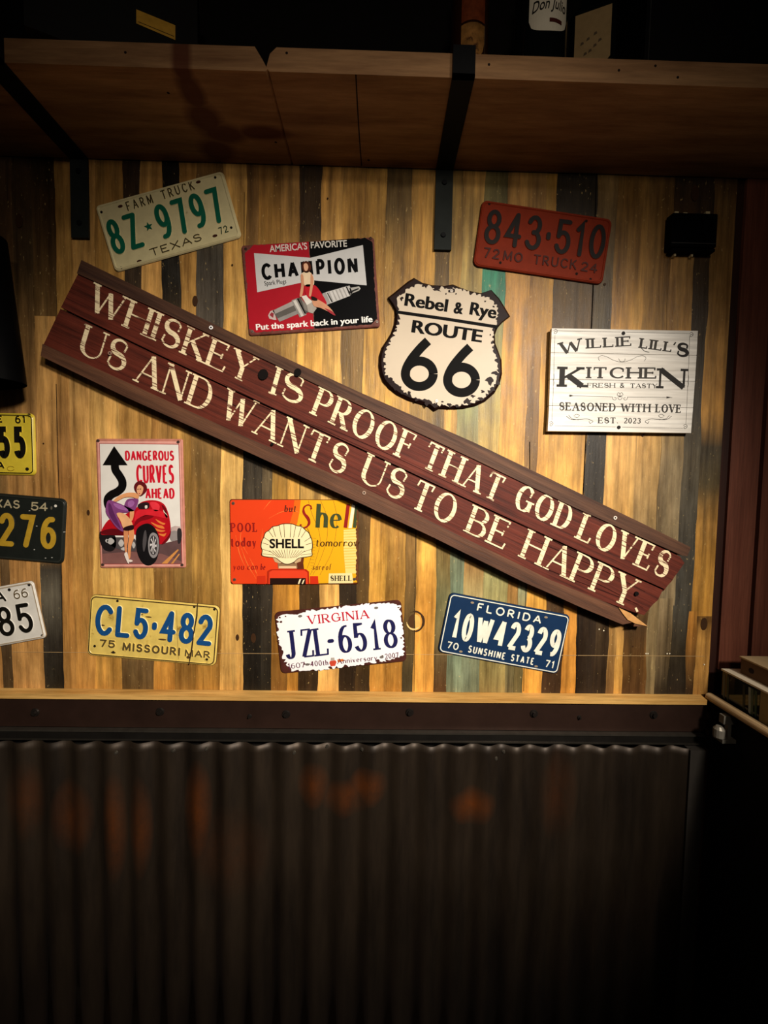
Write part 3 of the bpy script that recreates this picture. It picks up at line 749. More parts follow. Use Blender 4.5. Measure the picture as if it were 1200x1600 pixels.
ZS = zst
def bottle(name, label, px, yy, r, h, glass, lab=None, shoulder=.62):
    x = at(px, 70, yy).x
    o = empty(name, (x, yy, ZS)); tag(o, label, 'bottle')
    m = MB(); m.lathe([(0, .0002), (r * .92, .0005), (r, .006), (r, h * shoulder), (r * .9, h * (shoulder + .06)), (r * .42, h * (shoulder + .16)), (r * .36, h * .93), (r * .4, h * .94), (r * .4, h * .98), (0, h * .98)], (0, 0, 0), glass)
    m.build('glass_body', o, True, True)
    m = MB(); m.lathe([(0, 0), (r * .43, 0), (r * .43, h * .05), (0, h * .05)], (0, 0, h * .95), mat('1a1512', .5)); m.build('stopper', o, False)
    return o
def wrap(r, pts, n, mt, mb):      # curved label from (angle, z) outline, sampled in columns
    lo, hi = pts
    for k in range(n):
        q = []
        for kk, fn in ((k, lo), (k + 1, lo), (k + 1, hi), (k, hi)):
            a, z = fn(kk / n); q.append((r * math.sin(a), -r * math.cos(a), z))
        mb.face(q, mt)
glass_amber = NT('amber_glass'); g = glass_amber.b
g.inputs['Base Color'].default_value = (*lin('2a1408'), 1); g.inputs['Roughness'].default_value = .08; g.inputs['Specular IOR Level'].default_value = .6; glass_amber = glass_amber.m
glass_dark = NT('dark_glass'); g = glass_dark.b
g.inputs['Base Color'].default_value = (*lin('0c0f10'), 1); g.inputs['Roughness'].default_value = .06; g.inputs['Specular IOR Level'].default_value = .6; glass_dark = glass_dark.m
lab1 = mat('8a6030', .5, 0, .5, 70, dirt='3c2010', dirt_amt=.55); lab2 = mat('d8d0bc', .6, 0, .06, 30); lab3 = mat('9a8058', .6, 0, .15, 40)
Y1 = -.135
def scale_at(yy): return F / (CAMD + yy)
r1 = 28 / scale_at(Y1) 
b1 = bottle('liquor_bottle', 'amber glass bottle with a gold label standing behind the middle shelf bracket', 733, Y1, r1, .28, glass_amber)
m = MB(); wrap(r1 + .0006, (lambda t: (-.62 + 1.24 * t, .016 + .03 * (1 - math.sqrt(max(0, 1 - (2 * t - 1) ** 2)))), lambda t: (-.62 + 1.24 * t, .075)), 14, lab1, m); wrap(r1 + .0006, (lambda t: (-.62 + 1.24 * t, .079), lambda t: (-.62 + 1.24 * t, .14)), 14, mat('6a3014', .5, 0, .4, 80), m); m.build('label', b1)
r2 = 37 / scale_at(Y1)
b2 = bottle('liquor_bottle', 'dark glass bottle with a pale round-bottomed label standing right of the middle bracket', 843, Y1 + .0, r2, .27, glass_dark)
aw = 29 / scale_at(Y1) / r2
m = MB()
def lab_lo(t):
    s = 2 * t - 1
    return (aw * s, .052 + .028 * (1 - math.sqrt(max(0, 1 - s * s))))
wrap(r2 + .0006, (lab_lo, lambda t: (aw * (2 * t - 1), .155)), 16, lab2, m); lb = m.build('label', b2)
class Flat:       # maps pixel-like label units on a curved bottle
    def __init__(s, r, z): s.r = r; s.z = z
    def L(s, x, y): return (x, y)
m = MB(); V, P = font_mesh('Don Julio', .01, .25)
x0, x1 = min(v[0] for v in V), max(v[0] for v in V)
for f in P:
    q = []
    for i in f:
        a = (-.86 + 1.72 * (V[i][0] - x0) / (x1 - x0)) * aw; q.append(((r2 + .001) * math.sin(a), -(r2 + .001) * math.cos(a), .089 + .026 * V[i][1]))
    m.face(q, mat('1c1a18', .6))
m.build('lettering', lb)
m = MB(); wrap(r2 + .0011, (lambda t: (aw * (-.05 + .65 * t), .0665), lambda t: (aw * (-.05 + .65 * t), .073)), 6, mat('4a1c14', .6), m); m.build('label_mark', lb)
# square bottle with a slanted label
x3 = at(926, 66, Y1 + .02).x
b3 = empty('liquor_bottle', (x3, Y1 + .03, ZS), (0, 0, -.35)); tag(b3, 'squat dark bottle with a tan slant-cut label, third from the left on the shelf', 'bottle')
m = MB(); sq = [(x * .040, y * .036) for x, y in ((-1, -.7), (-.7, -1), (.7, -1), (1, -.7), (1, .7), (.7, 1), (-.7, 1), (-1, .7))]
for i in range(8):
    a, b = sq[i], sq[(i + 1) % 8]
    for (k0, z0), (k1, z1) in (((1, .0005), (1, .15)), ((1, .15), (.45, .18)), ((.45, .18), (.4, .24))):
        m.face([(a[0] * k0, a[1] * k0, z0), (b[0] * k0, b[1] * k0, z0), (b[0] * k1, b[1] * k1, z1), (a[0] * k1, a[1] * k1, z1)], glass_dark)
m.face([(x * .4, y * .4, .24) for x, y in sq], glass_dark); m.face([(x, y, .0005) for x, y in reversed(sq)], glass_dark)
m.build('glass_body', b3, False, True)
m = MB(); m.prism([(-.031, .012), (-.004, .012), (.030, .05), (.030, .14), (-.031, .14)], .0362, .0370, lab3); l3 = m.build('label', b3)
m = MB()
for k, (u, v) in enumerate(((-.02, .055), (-.012, .065), (-.004, .068), (.004, .075), (.012, .082), (-.018, .085), (-.008, .09), (.004, .096))):
    m.poly([(u - .003, v - .002), (u + .003, v), (u + .002, v + .004), (u - .002, v + .003)], .0374, mat('5a4a38', .7))
m.build('print_marks', l3)
# dark case with a rounded panel at right
xa, xb = at(1008, 60, -.14).x, 1.35
bx = empty('storage_case', ((xa + xb) / 2, -.09, ZS)); tag(bx, 'large black case with rounded panel edge at the right end of the shelf', 'case')
hw = (xb - xa) / 2; blk = mat('0c0c0d', .5, 0, .2, 20)
m = MB(); m.prism([(u, v + .1502) for u, v in rrect(2 * hw, .30, .02)], -.07, .05, blk); m.build('body', bx)
m = MB(); m.ribbon([(u, v + .15) for u, v in rrect(2 * hw - .014, .276, .018)], .0018, .0505, .0515, mat('2e2e2e', .4), closed=True); m.build('rim', bx)
# black box with a yellow sticker at left
Yb = -.12
pL = at(213, 26, -.165); 
bb = empty('cardboard_box', (pL.x - .06, Yb + .015, ZS), (0, 0, math.radians(22))); tag(bb, 'black box with a yellow sticker at the left end of the shelf', 'box')
m = MB(); m.box(-.13, .13, -.06, .06, .0003, .22, mat('0d0c0b', .6, 0, .2, 20)); m.build('body', bb)
fy = -.0605
def on_box(px, py):
    # meet the ray with the box's rotated front face
    mw = Matrix.Translation((pL.x - .06, Yb + .015, ZS)) @ Matrix.Rotation(math.radians(22), 4, 'Z')
    inv = mw.inverted(); o = inv @ cpos; p1 = inv @ at(px, py, 0); d = p1 - o; t = (fy - o.y) / d.y
    q = o + d * t; return (q.x, q.z)
m = MB(); m.poly([on_box(*p) for p in ((213, 37), (274, 63), (274, 40), (213, 15))], .061, mat('c89838', .5, 0, .2, 60)); st = m.build('sticker', bb)
m = MB(); m.poly([on_box(*p) for p in ((216, 35), (272, 58), (272, 57), (216, 34))], .0613, mat('4a3818', .6)); m.build('sticker_line', st)

# ================================================================== SMALL DARK THINGS ON THE WALL
p0 = at(1047, 386, -.02); p1 = at(1122, 334, -.02)
sp = empty('mini_speaker', ((p0.x + p1.x) / 2, -.0006, (p0.z + p1.z) / 2)); tag(sp, 'small black speaker box on wall under the right end of shelf', 'speaker')
hw, hh = (p1.x - p0.x) / 2, (p1.z - p0.z) / 2
bk = mat('030304', .6, 0, .2, 30, 0, .04); 
m = MB(); m.prism(rrect(2 * hw, 2 * hh,   .003), .004, .020, bk, rrect(2 * hw - .002, 2 * hh - .002, .003)); m.build('housing', sp)
m = MB(); m.box(-hw * .9, hw * .98, -.018, -.002, -hh - .006, -hh - .0005, bk); m.box(-hw + .002, hw - .001, -.0212, -.0202, -hh + .008, -hh + .0095, mat('3a3a3a', .3)); m.build('lower_lip', sp)
wh = mat('c8b890', .5)
for u, hgt in ((-.68, .008), (-.3, .006), (.68, .010)):
    b = MB(); b.box(u * hw - .0045, u * hw + .0045, -.012, 0, hh - .002, hh + hgt, wh); b.build('clip', sp)
for u in (-.6, .15):
    b = MB(); b.box(u * hw - .002, u * hw + .002, -.008, 0, -hh - .012, -hh - .006, wh); b.build('clip', sp)

# black tapered lampshade cut off by the left edge
pb = at(33, 595, -.03)
ls = empty('wall_lampshade', (at(-60, 500, -.06).x, -.075, at(0, 597, -.075).z)); tag(ls, 'black tapered shade cut off by the left edge beside the slanted board', 'lamp shade')
rx = at(33, 595, -.075).x - at(-60, 500, -.06).x; rt = at(4, 380, -.075).x - at(-60, 500, -.06).x; hz = at(0, 370, -.075).z - at(0, 597, -.075).z
m = MB(); n = 32
for (ra, za), (rc, zc) in (((1, 0), (rt / rx, hz)), ((rt / rx, hz), (.05, hz + .015))):
    for k in range(n):
        a0, a1 = 2 * math.pi * k / n, 2 * math.pi * (k + 1) / n
        m.face([(rx * ra * math.cos(a0), .066 * ra * math.sin(a0), za), (rx * ra * math.cos(a1), .066 * ra * math.sin(a1), za), (rx * rc * math.cos(a1), .066 * rc * math.sin(a1), zc), (rx * rc * math.cos(a0), .066 * rc * math.sin(a0), zc)], bk)
m.build('shade', ls, True, True)
m = MB(); m.box(-.008, .008, 0, .0742, hz + .004, hz + .02, bk); m.build('mount', ls)

# ================================================================== COUNTER AT THE RIGHT WITH STACKED THINGS
zc = at(1114, 1091, -.0365).z
XCn = at(1112, 1094, -.03).x
ct = empty('counter', (XCn, -.04, 0)); tag(ct, 'dark counter with a pale wooden edge at the right', 'counter')
m = MB(); m.box(.012, .55, -.75, .030, zc - .022, zc - .004, mat('2a1c14', .6)); m.build('countertop', ct)
m = MB(); m.prism([(a, b) for a, b in arc(.007, 0, .007, .0085, 90, 270, 8)] + [(.014, -.0085), (.014, .0085)], 0, .75, wood('a88a5e', 'd8bc92', 'y', .45, 1, .15))
e = m.build('edge_rail', ct); e.location = (0, .028, zc - .0085)
m = MB(); m.box(.02, .04, -.74, .02, 0, zc - .0225, mat('0a0908', .8)); m.build('side_panel', ct)
pb0 = at(1118, 1150, -.05)
m = MB(); wm = mat('8a8478', .4, .4)
m.box(-.006, .02, -.03, -.018, -.012 + zc - .03, zc - .023, wm); m.box(.004, .012, -.03, -.022, zc - .075, zc - .042, wm); m.box(-.012, .019, -.036, -.012, zc - .082, zc - .074, wm)
m.lathe([(0, 0), (.011, 0), (.011, .018), (.006, .024), (0, .024)], (-.012, -.026, zc - .072), wm, 14)
m.build('support_bracket', ct)
# glossy black tin standing on the counter
ZC = zc - .004
yA, yB = -.03, -.118
b0 = empty('storage_tin', (XCn + .022, (yA + yB) / 2, ZC)); tag(b0, 'glossy black tin with a white top edge lying on the right counter', 'tin')
hh = .0665; hl = (yA - yB) / 2
m = MB(); m.box(.0, .25, -hl, hl, .0005, hh, glass_dark); m.build('body', b0)
m = MB(); m.box(-.002, .25, -hl - .15, hl + .002, hh + .0002, hh + .004, mat('d8ccb4', .45)); m.build('lid_edge', b0)
m = MB(); m.box(.0005, .25, -hl - .15, -hl - .0005, .0005, hh, mat('8a7850', .5)); m.build('end_block', b0)
for k, (u, c) in enumerate(((.9, '5a5e58'), (.68, '3a443a'), (-.2, '2a302a'), (-.5, '8a9490'), (-.62, '4a5a4c'), (-.8, '2c4434'))):
    m = MB(); yk = hl * u; m.face([(-.0004, yk, .006), (-.0004, yk - .005, .004), (-.0004, yk - .003, hh - .006), (-.0004, yk + .003, hh - .006)], mat(c, .3)); m.build('reflection_streak', b0)  # painted streaks standing in for reflections on the glossy side
b1_ = empty('cardboard_box', (XCn + .045, (yA + yB) / 2 - .06, ZC + hh + .0045)); tag(b1_, 'flat brown cardboard box on top of the black tin', 'box')
m = MB(); m.box(0, .24, -.13, .085, .0003, .034, mat('5c4430', .8, 0, .2, 12)); m.build('body', b1_)
m = MB(); m.box(-.002, .24, -.132, .088, .0342, .0375, mat('a8906c', .8, 0, .15, 20)); m.build('lid', b1_)
m = MB(); m.disc((0, .016), .006, 0, .0005, mat('1e140e', .8)); hcut = m.build('hand_hole', b1_); hcut.rotation_euler = (0, 0, -math.pi / 2); hcut.location = (-.0003, .06, 0)

# ================================================================== THE SLANTED RED BOARD
sb = Item('sign_board', 'long red board painted with a whiskey motto in cream letters, slanted across the wall', 'sign', (0, 0, 1), ((127, 407), (1080, 857), (1012, 982), (64, 557)), .029, back=.0045)
Lp = sb.L
def board_red():
    t = NT('weathered_red_paint'); n = t.noise(t.obj((2, 60, 60)), 2.4, 6, .65); n2 = t.noise(t.obj((3, 3, 3)), 5, 4, .6)
    c = t.ramp(n, [(0.28, lin('2a0e08')), (0.5, lin('5a2418')), (0.75, lin('6e3021'))])
    f = t.ramp(n2, [(0.3, (.8, .78, .76)), (0.65, (1.08, 1.05, 1.05))]); c = t.mix(1, c, f, 'MULTIPLY')
    t.link(c, t.b.inputs['Base Color']); t.b.inputs['Roughness'].default_value = .65; t.b.inputs['Specular IOR Level'].default_value = .25
    t.bump(n, .6, .002); return t.m
def board_letter():
    t = NT('worn_cream_paint'); n = t.noise(t.obj((9, 150, 210)), 1.5, 4, .6); n2 = t.noise(t.obj((20, 20, 20)), 2, 3, .6)
    ad = t.new('ShaderNodeMath'); ad.operation = 'MULTIPLY_ADD'; t.link(n2, ad.inputs[0]); ad.inputs[1].default_value = .2; t.link(n, ad.inputs[2])
    m = t.ramp(ad.outputs[0], [(0.50, (0, 0, 0)), (0.57, (1, 1, 1))])
    c = t.mix(m, lin('5a2418'), lin('f0ddb4')); t.link(c, t.b.inputs['Base Color']); t.b.inputs['Roughness'].default_value = .6
    t.b.inputs['Specular IOR Level'].default_value = .25; return t.m
RED, CRM = board_red(), board_letter()
RAIL = wood('35201a', '654430', 'x', .65, .8, .5)
RAILB = wood('3c241a', '704a34', 'x', .65, .8, .5)
T = sb.t
up_edge = [(120, 427), (240, 481), (380, 546), (560, 632), (740, 717), (900, 794), (1066, 868)]
lo_edge = [(66, 537), (200, 598), (380, 681), (560, 758), (720, 838), (783, 868), (862, 907), (942, 939), (985, 955)]
mid = [(93, 480), (240, 551), (400, 626), (560, 700), (740, 785), (900, 859), (1040, 922)]
dn = lambda P, d: [(x - d * .42, y + d * .9) for x, y in P]
m = MB(); m.prism(sb.P(list(reversed(dn(mid, -1))) [::-1] + [(1066, 872), (1072, 882)][::-1][:0] + [(1062, 893), (1071, 880), (1064, 870)] + list(reversed(up_edge))[1:]), 0, T - .003, RED)
u1 = m.build('upper_plank', sb.root)
m = MB(); m.prism(sb.P(lo_edge + [(1008, 962), (1022, 945), (1030, 938), (1036, 925), (1052, 908), (1060, 894)] + list(reversed(dn(mid, 1.5)))), 0, T - .0035, RED)
u2 = m.build('lower_plank', sb.root)
top_edge = [(127, 406), (240, 461), (398, 537), (560, 612), (740, 691), (900, 768), (1000, 816), (1079, 855)]
m = MB(); m.prism(sb.P(up_edge + [(1074, 869), (1079, 857)] + list(reversed(top_edge))), 0, T, RAIL, None)
m.build('top_rail', sb.root)
bot_edge = [(63, 556), (200, 622), (380, 703), (560, 785), (680, 841), (720, 861), (815, 908), (870, 932), (910, 950), (973, 976), (992, 972), (990, 979), (1012, 978), (985, 958)]
m = MB(); m.prism(sb.P(bot_edge + list(reversed(lo_edge))[1:]), 0, T - .0005, RAILB)
br = m.build('bottom_rail', sb.root)
m = MB(); m.prism(sb.P([(966, 949), (985, 958), (1011, 978), (992, 974), (980, 968), (972, 958)]), T - .0005, T + .002, mat('c8945a', .6, 0, .25, 60, .3)); m.build('splintered_end', br)
lt = MB()
for cp, txt, a, b in ((44, 'WHISKEY', (131, 481), (392, 602)), (44, 'IS', (416, 612), (472, 635)), (44.5, 'PROOF', (481, 644), (641, 723)), (41.5, 'THAT', (653, 726), (781, 788)), (39.5, 'GOD', (797, 791), (889, 832)), (41, 'LOVES', (896, 839), (1043, 907)),
                  (48, 'US', (116, 549), (194, 584)), (49, 'AND', (203, 592), (325, 646)), (47, 'WANTS', (338, 649), (538, 745)), (46, 'US', (556, 749), (629, 785)), (45, 'TO', (635, 789), (707, 823)), (44, 'BE', (722, 829), (790, 861)), (45, 'HAPPY.', (808, 868), (1000, 958))):
    stroke_text(lt, txt, sb, (a[0] + 4.2, a[1] + 2), (b[0] - 2.5, b[1] - 1.2), cp, .15 * 46 / cp, CRM, T - .003, T - .0022, serif=True, gap=.13, thin=.34, slant=-.09)
lt.build('lettering', sb.root)
for x, y, r in ((411, 585, .0105), (465, 582, .008), (995, 928, .0045), (425, 694, .003)):
    kn = MB(); kn.disc(sb.L(x, y), r, T - .003, T + .0004, mat('0a0504', .9), n=14, ry=r * 1.15); kn.build('knot_hole', sb.root)
for pts in ([(330, 590), (420, 634), (520, 678), (640, 732)], [(380, 622), (480, 664), (570, 706)], [(480, 655), (600, 706), (760, 782)], [(800, 812), (900, 862), (980, 895)], [(820, 838), (930, 885), (1010, 925)], [(830, 880), (920, 915), (1000, 945)], [(280, 590), (380, 640), (470, 686)], [(190, 500), (300, 556), (360, 580)], [(880, 890), (940, 915), (1006, 950)]):
    gr = MB(); gr.ribbon(sb.P(smooth(pts)), [.0003, .0012, .0014, .0010, .0003], T - .0034, T - .0028, mat('240806', .9)); gr.build('grain_crack', sb.root)
for x, y, mt in ((330, 512, 'f0f0f0'), (961, 809, 'e0d4c8'), (569, 770, 'a08878'), (172, 552, '9a7868')):
    b = MB(); c = sb.L(x, y)
    b.disc(c, .0042, T - .001, T + .0012, mat(mt, .3), n=14); b.disc(c, .0018, T + .0012, T + .0014, mat('0a0808', .8), n=10)
    b.build('screw', sb.root)

# ================================================================== LICENCE PLATES
GP = 'licence plates on the plank wall'
def plate(label, crop, corners, base, border=None, r=.010, thick=.0035, edge=None, bead=True):
    it = Item('license_plate', label, 'license plate', crop, corners, thick, GP)
    t = it.t
    m = MB(); m.prism(rrect(it.w, it.h, r), 0, t - .0012, edge or base, rrect(it.w - .002, it.h - .002, r - .001))
    m.prism(rrect(it.w - .002, it.h - .002, r - .001), t - .0012, t, base, rrect(it.w - .004, it.h - .004, r - .002), back=False)
    m.build('panel', it.root)
    if bead:
        m = MB(); m.ribbon(rrect(it.w - .010, it.h - .010, r - .003), .0022, t, t + .0012, border or base, .0012, base, closed=True); m.build('border_bead', it.root)
    return it
def holes(it, pts, r, mt='120c08', ry=None, ang=True):
    for x, y in pts:
        m = MB(); m.disc(it.L(x, y), r, it.t, it.t + .0004, mat(mt, .8), n=14, ry=ry); m.build('bolt_hole', it.root)
def screws(it, pts, r=.0045, c='8a8580'):
    for x, y in pts:
        m = MB(); a = it.L(x, y); m.disc(a, r, it.t, it.t + .0014, mat(c, .3, .7), None, .0008, 14)
        m.prism([(a[0] - r * .7, a[1] - .0004), (a[0] + r * .7, a[1] - .0004), (a[0] + r * .7, a[1] + .0004), (a[0] - r * .7, a[1] + .0004)], it.t + .0014, it.t + .0016, mat('1c1814', .7)); m.build('screw', it.root)
def emboss(it, name, txts, mt, side, hgt=.0013, rounded=True, gap=.16, serif=False, bev=.0009, **kw):
    for txt, a, b, cap, wgt in txts:
        m = MB(); stroke_text(m, txt, it, a, b, cap, wgt, mt, it.t, it.t + hgt, serif, gap, side, bev, rounded=rounded, **kw)
        m.build(name, it.root)

CRE = mat('cfc396', .35, 0, .08, 60, .0, .6, dirt='8a7a50', dirt_amt=.66)
GRN = mat('0f5a44', .4)
tx = plate('cream plate with green characters tilted up to the right, under the shelf at left', (130, 250, 4.444), ((82, 322), (975, 62), (1088, 520), (222, 792)), CRE)
emboss(tx, 'serial_lettering', [('8Z*9797', (222, 668), (1000, 425), 240, .135)], GRN, CRE, gap=.13)
emboss(tx, 'state_lettering', [('FARM', (312, 356), (492, 300), 62, .13), ('TRUCK', (555, 278), (778, 205), 62, .13), ('TEXAS', (475, 672), (828, 560), 52, .15)], mat('3c3420', .5), CRE, .0008, gap=.3, bev=.0004)
emboss(tx, 'year_lettering', [('72', (952, 520), (1012, 500), 48, .14)], mat('1c3828', .5), CRE, .0008, bev=.0004)
holes(tx, ((258, 322), (800, 153), (390, 703), (915, 527)), .0055, '3a1c12', .0030)
holes(tx, ((127, 362), (917, 122), (1028, 470), (265, 748)), .0028)

RPL = mat('7c270f', .6, 0, .12, 50, 0, .1)
DBR = mat('120a07', .6, 0, .15, 40, 0, .2)
mo = plate('dull red plate with black characters tilted down to the right, under the shelf', (720, 300, 4.615), ((160, 52), (1090, 192), (1032, 672), (78, 528)), RPL, r=.014, edge=mat('3c140c', .5))
emboss(mo, 'serial_lettering', [('843·510', (160, 372), (1022, 492), 240, .125)], DBR, RPL, .0016, gap=.13)
emboss(mo, 'state_lettering', [('72', (160, 472), (272, 490), 72, .15), ('MO', (302, 492), (440, 512), 68, .15), ('TRUCK', (520, 520), (830, 562), 68, .14), ('24', (862, 570), (978, 588), 66, .15)], mat('3c120a', .6, 0, .15, 40, 0, .2), RPL, .0012, gap=.25, bev=.0007)
holes(mo, ((205, 85), (905, 210), (285, 510), (835, 590), (935, 630)), .0030, '1a0a06')

YEL = mat('d8bc62', .4, 0, .15, 45, 0, .5, dirt='9a7a34', dirt_amt=.6)
BLU = mat('16477c', .4)
ms = plate('worn yellow plate with blue characters and a bent crease, lowest at left above trim', (120, 910, 5), ((92, 82), (1128, 190), (1080, 662), (88, 568)), YEL, mat('382818', .5), r=.014, edge=mat('4a3822', .5))
emboss(ms, 'serial_lettering', [('CL5·482', (140, 408), (1052, 497), 250, .155)], BLU, mat('e8d79a', .4), .0015, gap=.1)
emboss(ms, 'state_lettering', [('75', (180, 502), (300, 512), 62, .2), ('MISSOURI', (358, 530), (808, 572), 66, .21), ('MAR', (845, 575), (1042, 590), 56, .19)], mat('54462a', .5), YEL, .0012, gap=.2, bev=.0007)
m = MB()
m.ribbon(ms.P([(945, 165), (940, 260), (915, 400), (900, 520), (878, 640)]), [.001, .0022, .0018, .0022, .001], ms.t + .0002, ms.t + .0022, mat('2a1c10', .7))
m.ribbon(ms.P([(780, 215), (785, 400), (795, 600)]), .0007, ms.t, ms.t + .0004, mat('8a6e38', .7)); m.build('crease', ms.root)
holes(ms, ((318, 145), (1075, 210), (140, 498), (1016, 602), (285, 545), (918, 190)), .0030)
for x, y, a, b in ((668, 446, 34, 7), (285, 548, 20, 8), (870, 585, 14, 12), (490, 250, 30, 8), (200, 335, 20, 6), (560, 270, 26, 5)):
    m = MB(); c = ms.L(x, y); k = ms.k(); m.disc(c, a * k, 0, ms.t + .0003, mat('4a3418', .7), n=9, ry=b * k); m.build('rust_spot', ms.root)

WHT = mat('f4f2f4', .4, 0, .04, 30)
RST = mat('46201a', .6, 0, .35, 60)
def ragged(pts, amp, step, inward, seed):
    rnd = random.Random(seed); out = []
    n = len(pts); cx = sum(p[0] for p in pts) / n; cy = sum(p[1] for p in pts) / n
    for i in range(n):
        a, b = pts[i], pts[(i + 1) % n]; L = math.hypot(b[0] - a[0], b[1] - a[1]); q = max(1, int(L / step))
        for k in range(q):
            x = a[0] + (b[0] - a[0]) * k / q; y = a[1] + (b[1] - a[1]) * k / q
            d = math.hypot(cx - x, cy - y); s = inward + amp * (rnd.random() ** 2) * (1.6 if rnd.random() < .2 else 1)
            out.append((x + (cx - x) / d * s, y + (cy - y) / d * s))
    return out
va = plate('white rusty-edged plate with navy characters tilted up to the right, above the trim', (410, 920, 4.444), ((75, 168), (968, 72), (998, 508), (132, 592)), RST, r=.012, bead=False)
m = MB(); m.poly(va.P(ragged([(300, 148), (620, 105), (760, 95), (900, 95), (965, 110), (972, 200), (985, 300), (995, 450), (980, 470), (850, 510), (600, 545), (400, 570), (200, 575), (140, 500), (115, 400), (95, 300), (92, 200), (150, 172), (240, 178)], 20, 12, 2, 3)), va.t + .0003, WHT); m.build('white_enamel', va.root)
m = MB(); NAV = mat('1c1c4c', .5)
stroke_text(m, 'J', va, (165, 490), (240, 482), 200, .14, NAV, va.t, va.t + .0008, True, thin=.4)
stroke_text(m, 'Z', va, (278, 478), (368, 468), 200, .14, NAV, va.t, va.t + .0008, True, thin=.4)
stroke_text(m, 'L', va, (375, 468), (470, 456), 195, .14, NAV, va.t, va.t + .0008, True, thin=.4)
stroke_text(m, '-', va, (462, 455), (508, 450), 200, .13, NAV, va.t, va.t + .0008)
stroke_text(m, '6', va, (538, 448), (630, 438), 200, .14, NAV, va.t, va.t + .0008, True, thin=.4)
stroke_text(m, '5', va, (645, 440), (735, 428), 200, .14, NAV, va.t, va.t + .0008, True, thin=.45)
stroke_text(m, '1', va, (765, 426), (820, 420), 195, .14, NAV, va.t, va.t + .0008, True, thin=.4)
stroke_text(m, '8', va, (850, 415), (945, 404), 200, .14, NAV, va.t, va.t + .0008, True, thin=.45)
m.build('serial_lettering', va.root)
m = MB(); stroke_text(m, 'VIRGINIA', va, (318, 248), (742, 203), 62, .17, mat('b81c34', .5), va.t, va.t + .0007, True, thin=.45, gap=.2); m.build('state_lettering', va.root)
m = MB(); PUR = mat('5a2440', .5)
for q, a, b in (('1607', (178, 556), (298, 545)), ('400th', (336, 540), (458, 528)), ('Anniversary', (520, 522), (800, 494)), ('2007', (852, 488), (948, 478))):
    stroke_text(m, q, va, a, b, 38, .15, PUR, va.t, va.t + .0006, True, thin=.5, gap=.14)
m.build('slogan_lettering', va.root)
m = MB()
m.prism(va.P([(470, 500), (508, 496), (515, 508), (505, 535), (475, 538), (465, 515)]), va.t, va.t + .0006, mat('c84830', .5)); m.prism(va.P([(476, 478), (500, 476), (502, 496), (474, 498)]), va.t, va.t + .0006, mat('b0a8a0', .5))
m.prism(va.P([(520, 490), (560, 486), (572, 500), (545, 505), (525, 515)]), va.t, va.t + .0005, mat('d87838', .5)); m.build('emblem', va.root)
holes(va, ((262, 190), (790, 132), (828, 475), (312, 525)), .0050, '6a6460', .0030)
rnd = random.Random(9)
for x, y, s in ((800, 500, 18), (830, 470, 12), (320, 525, 12), (290, 520, 9), (470, 545, 12), (500, 520, 8), (150, 540, 10), (960, 470, 10), (945, 130, 8), (130, 230, 9), (120, 200, 8), (160, 190, 7), (965, 340, 9), (110, 360, 8)):
    m = MB(); k = va.k(); c = va.L(x, y)
    m.poly([(c[0] + s * k * (.5 + rnd.random()) * math.cos(q * .7), c[1] + s * k * .7 * (.5 + rnd.random()) * math.sin(q * .7)) for q in range(9)], va.t + .0004, RST)
    m.build('rust_spot', va.root)

NVY = mat('142c4c', .4, 0, .1, 30)
OFW = mat('dcdccc', .45)
fl_ = plate('navy plate with white characters tilted down to the right, below the slanted board', (670, 910, 5), ((158, 78), (1118, 255), (1002, 722), (72, 545)), NVY, OFW, r=.012, edge=mat('101c2c', .5))
emboss(fl_, 'serial_lettering', [('10W42329', (160, 438), (1000, 590), 222, .15)], OFW, NVY, .0014, gap=.10, rounded=False)
emboss(fl_, 'state_lettering', [('FLORIDA', (372, 222), (872, 325), 66, .17)], OFW, NVY, .0010, gap=.38, bev=.0005, rounded=False)
emboss(fl_, 'slogan_lettering', [('70', (135, 512), (226, 530), 56, .16), ('SUNSHINE', (302, 545), (592, 605), 58, .17), ('STATE', (636, 612), (816, 645), 56, .17), ('71', (900, 660), (972, 675), 60, .15)], OFW, NVY, .0010, gap=.18, bev=.0005, rounded=False)
holes(fl_, ((340, 158), (915, 272), (250, 540), (838, 655)), .0042, '8a7a64', .0026)

YL2 = mat('d8c038', .35, 0, .1, 40, 0, .6)
BKL = mat('14120e', .45)
yl = plate('bright yellow plate with black characters cut off by the left edge', (0, 630, 4), ((-610, 62), (216, 50), (218, 450), (-600, 440)), YL2, BKL, r=.011)
emboss(yl, 'serial_lettering', [('55', (-5, 345), (168, 345), 200, .175)], BKL, YL2, .0014, gap=.12, rounded=False)
emboss(yl, 'state_lettering', [('E', (-8, 122), (22, 122), 46, .2), ('61', (98, 127), (164, 127), 52, .18), ('A', (-18, 412), (32, 412), 50, .2)], BKL, YL2, .0010, bev=.0005, rounded=False)
holes(yl, ((182, 76), (170, 412)), .0040)
m = MB(); m.ribbon(yl.P(arc(70, 408, 22, 14, 20, 330)), .0012, yl.t, yl.t + .0012, mat('a89028', .4)); m.build('dent', yl.root)

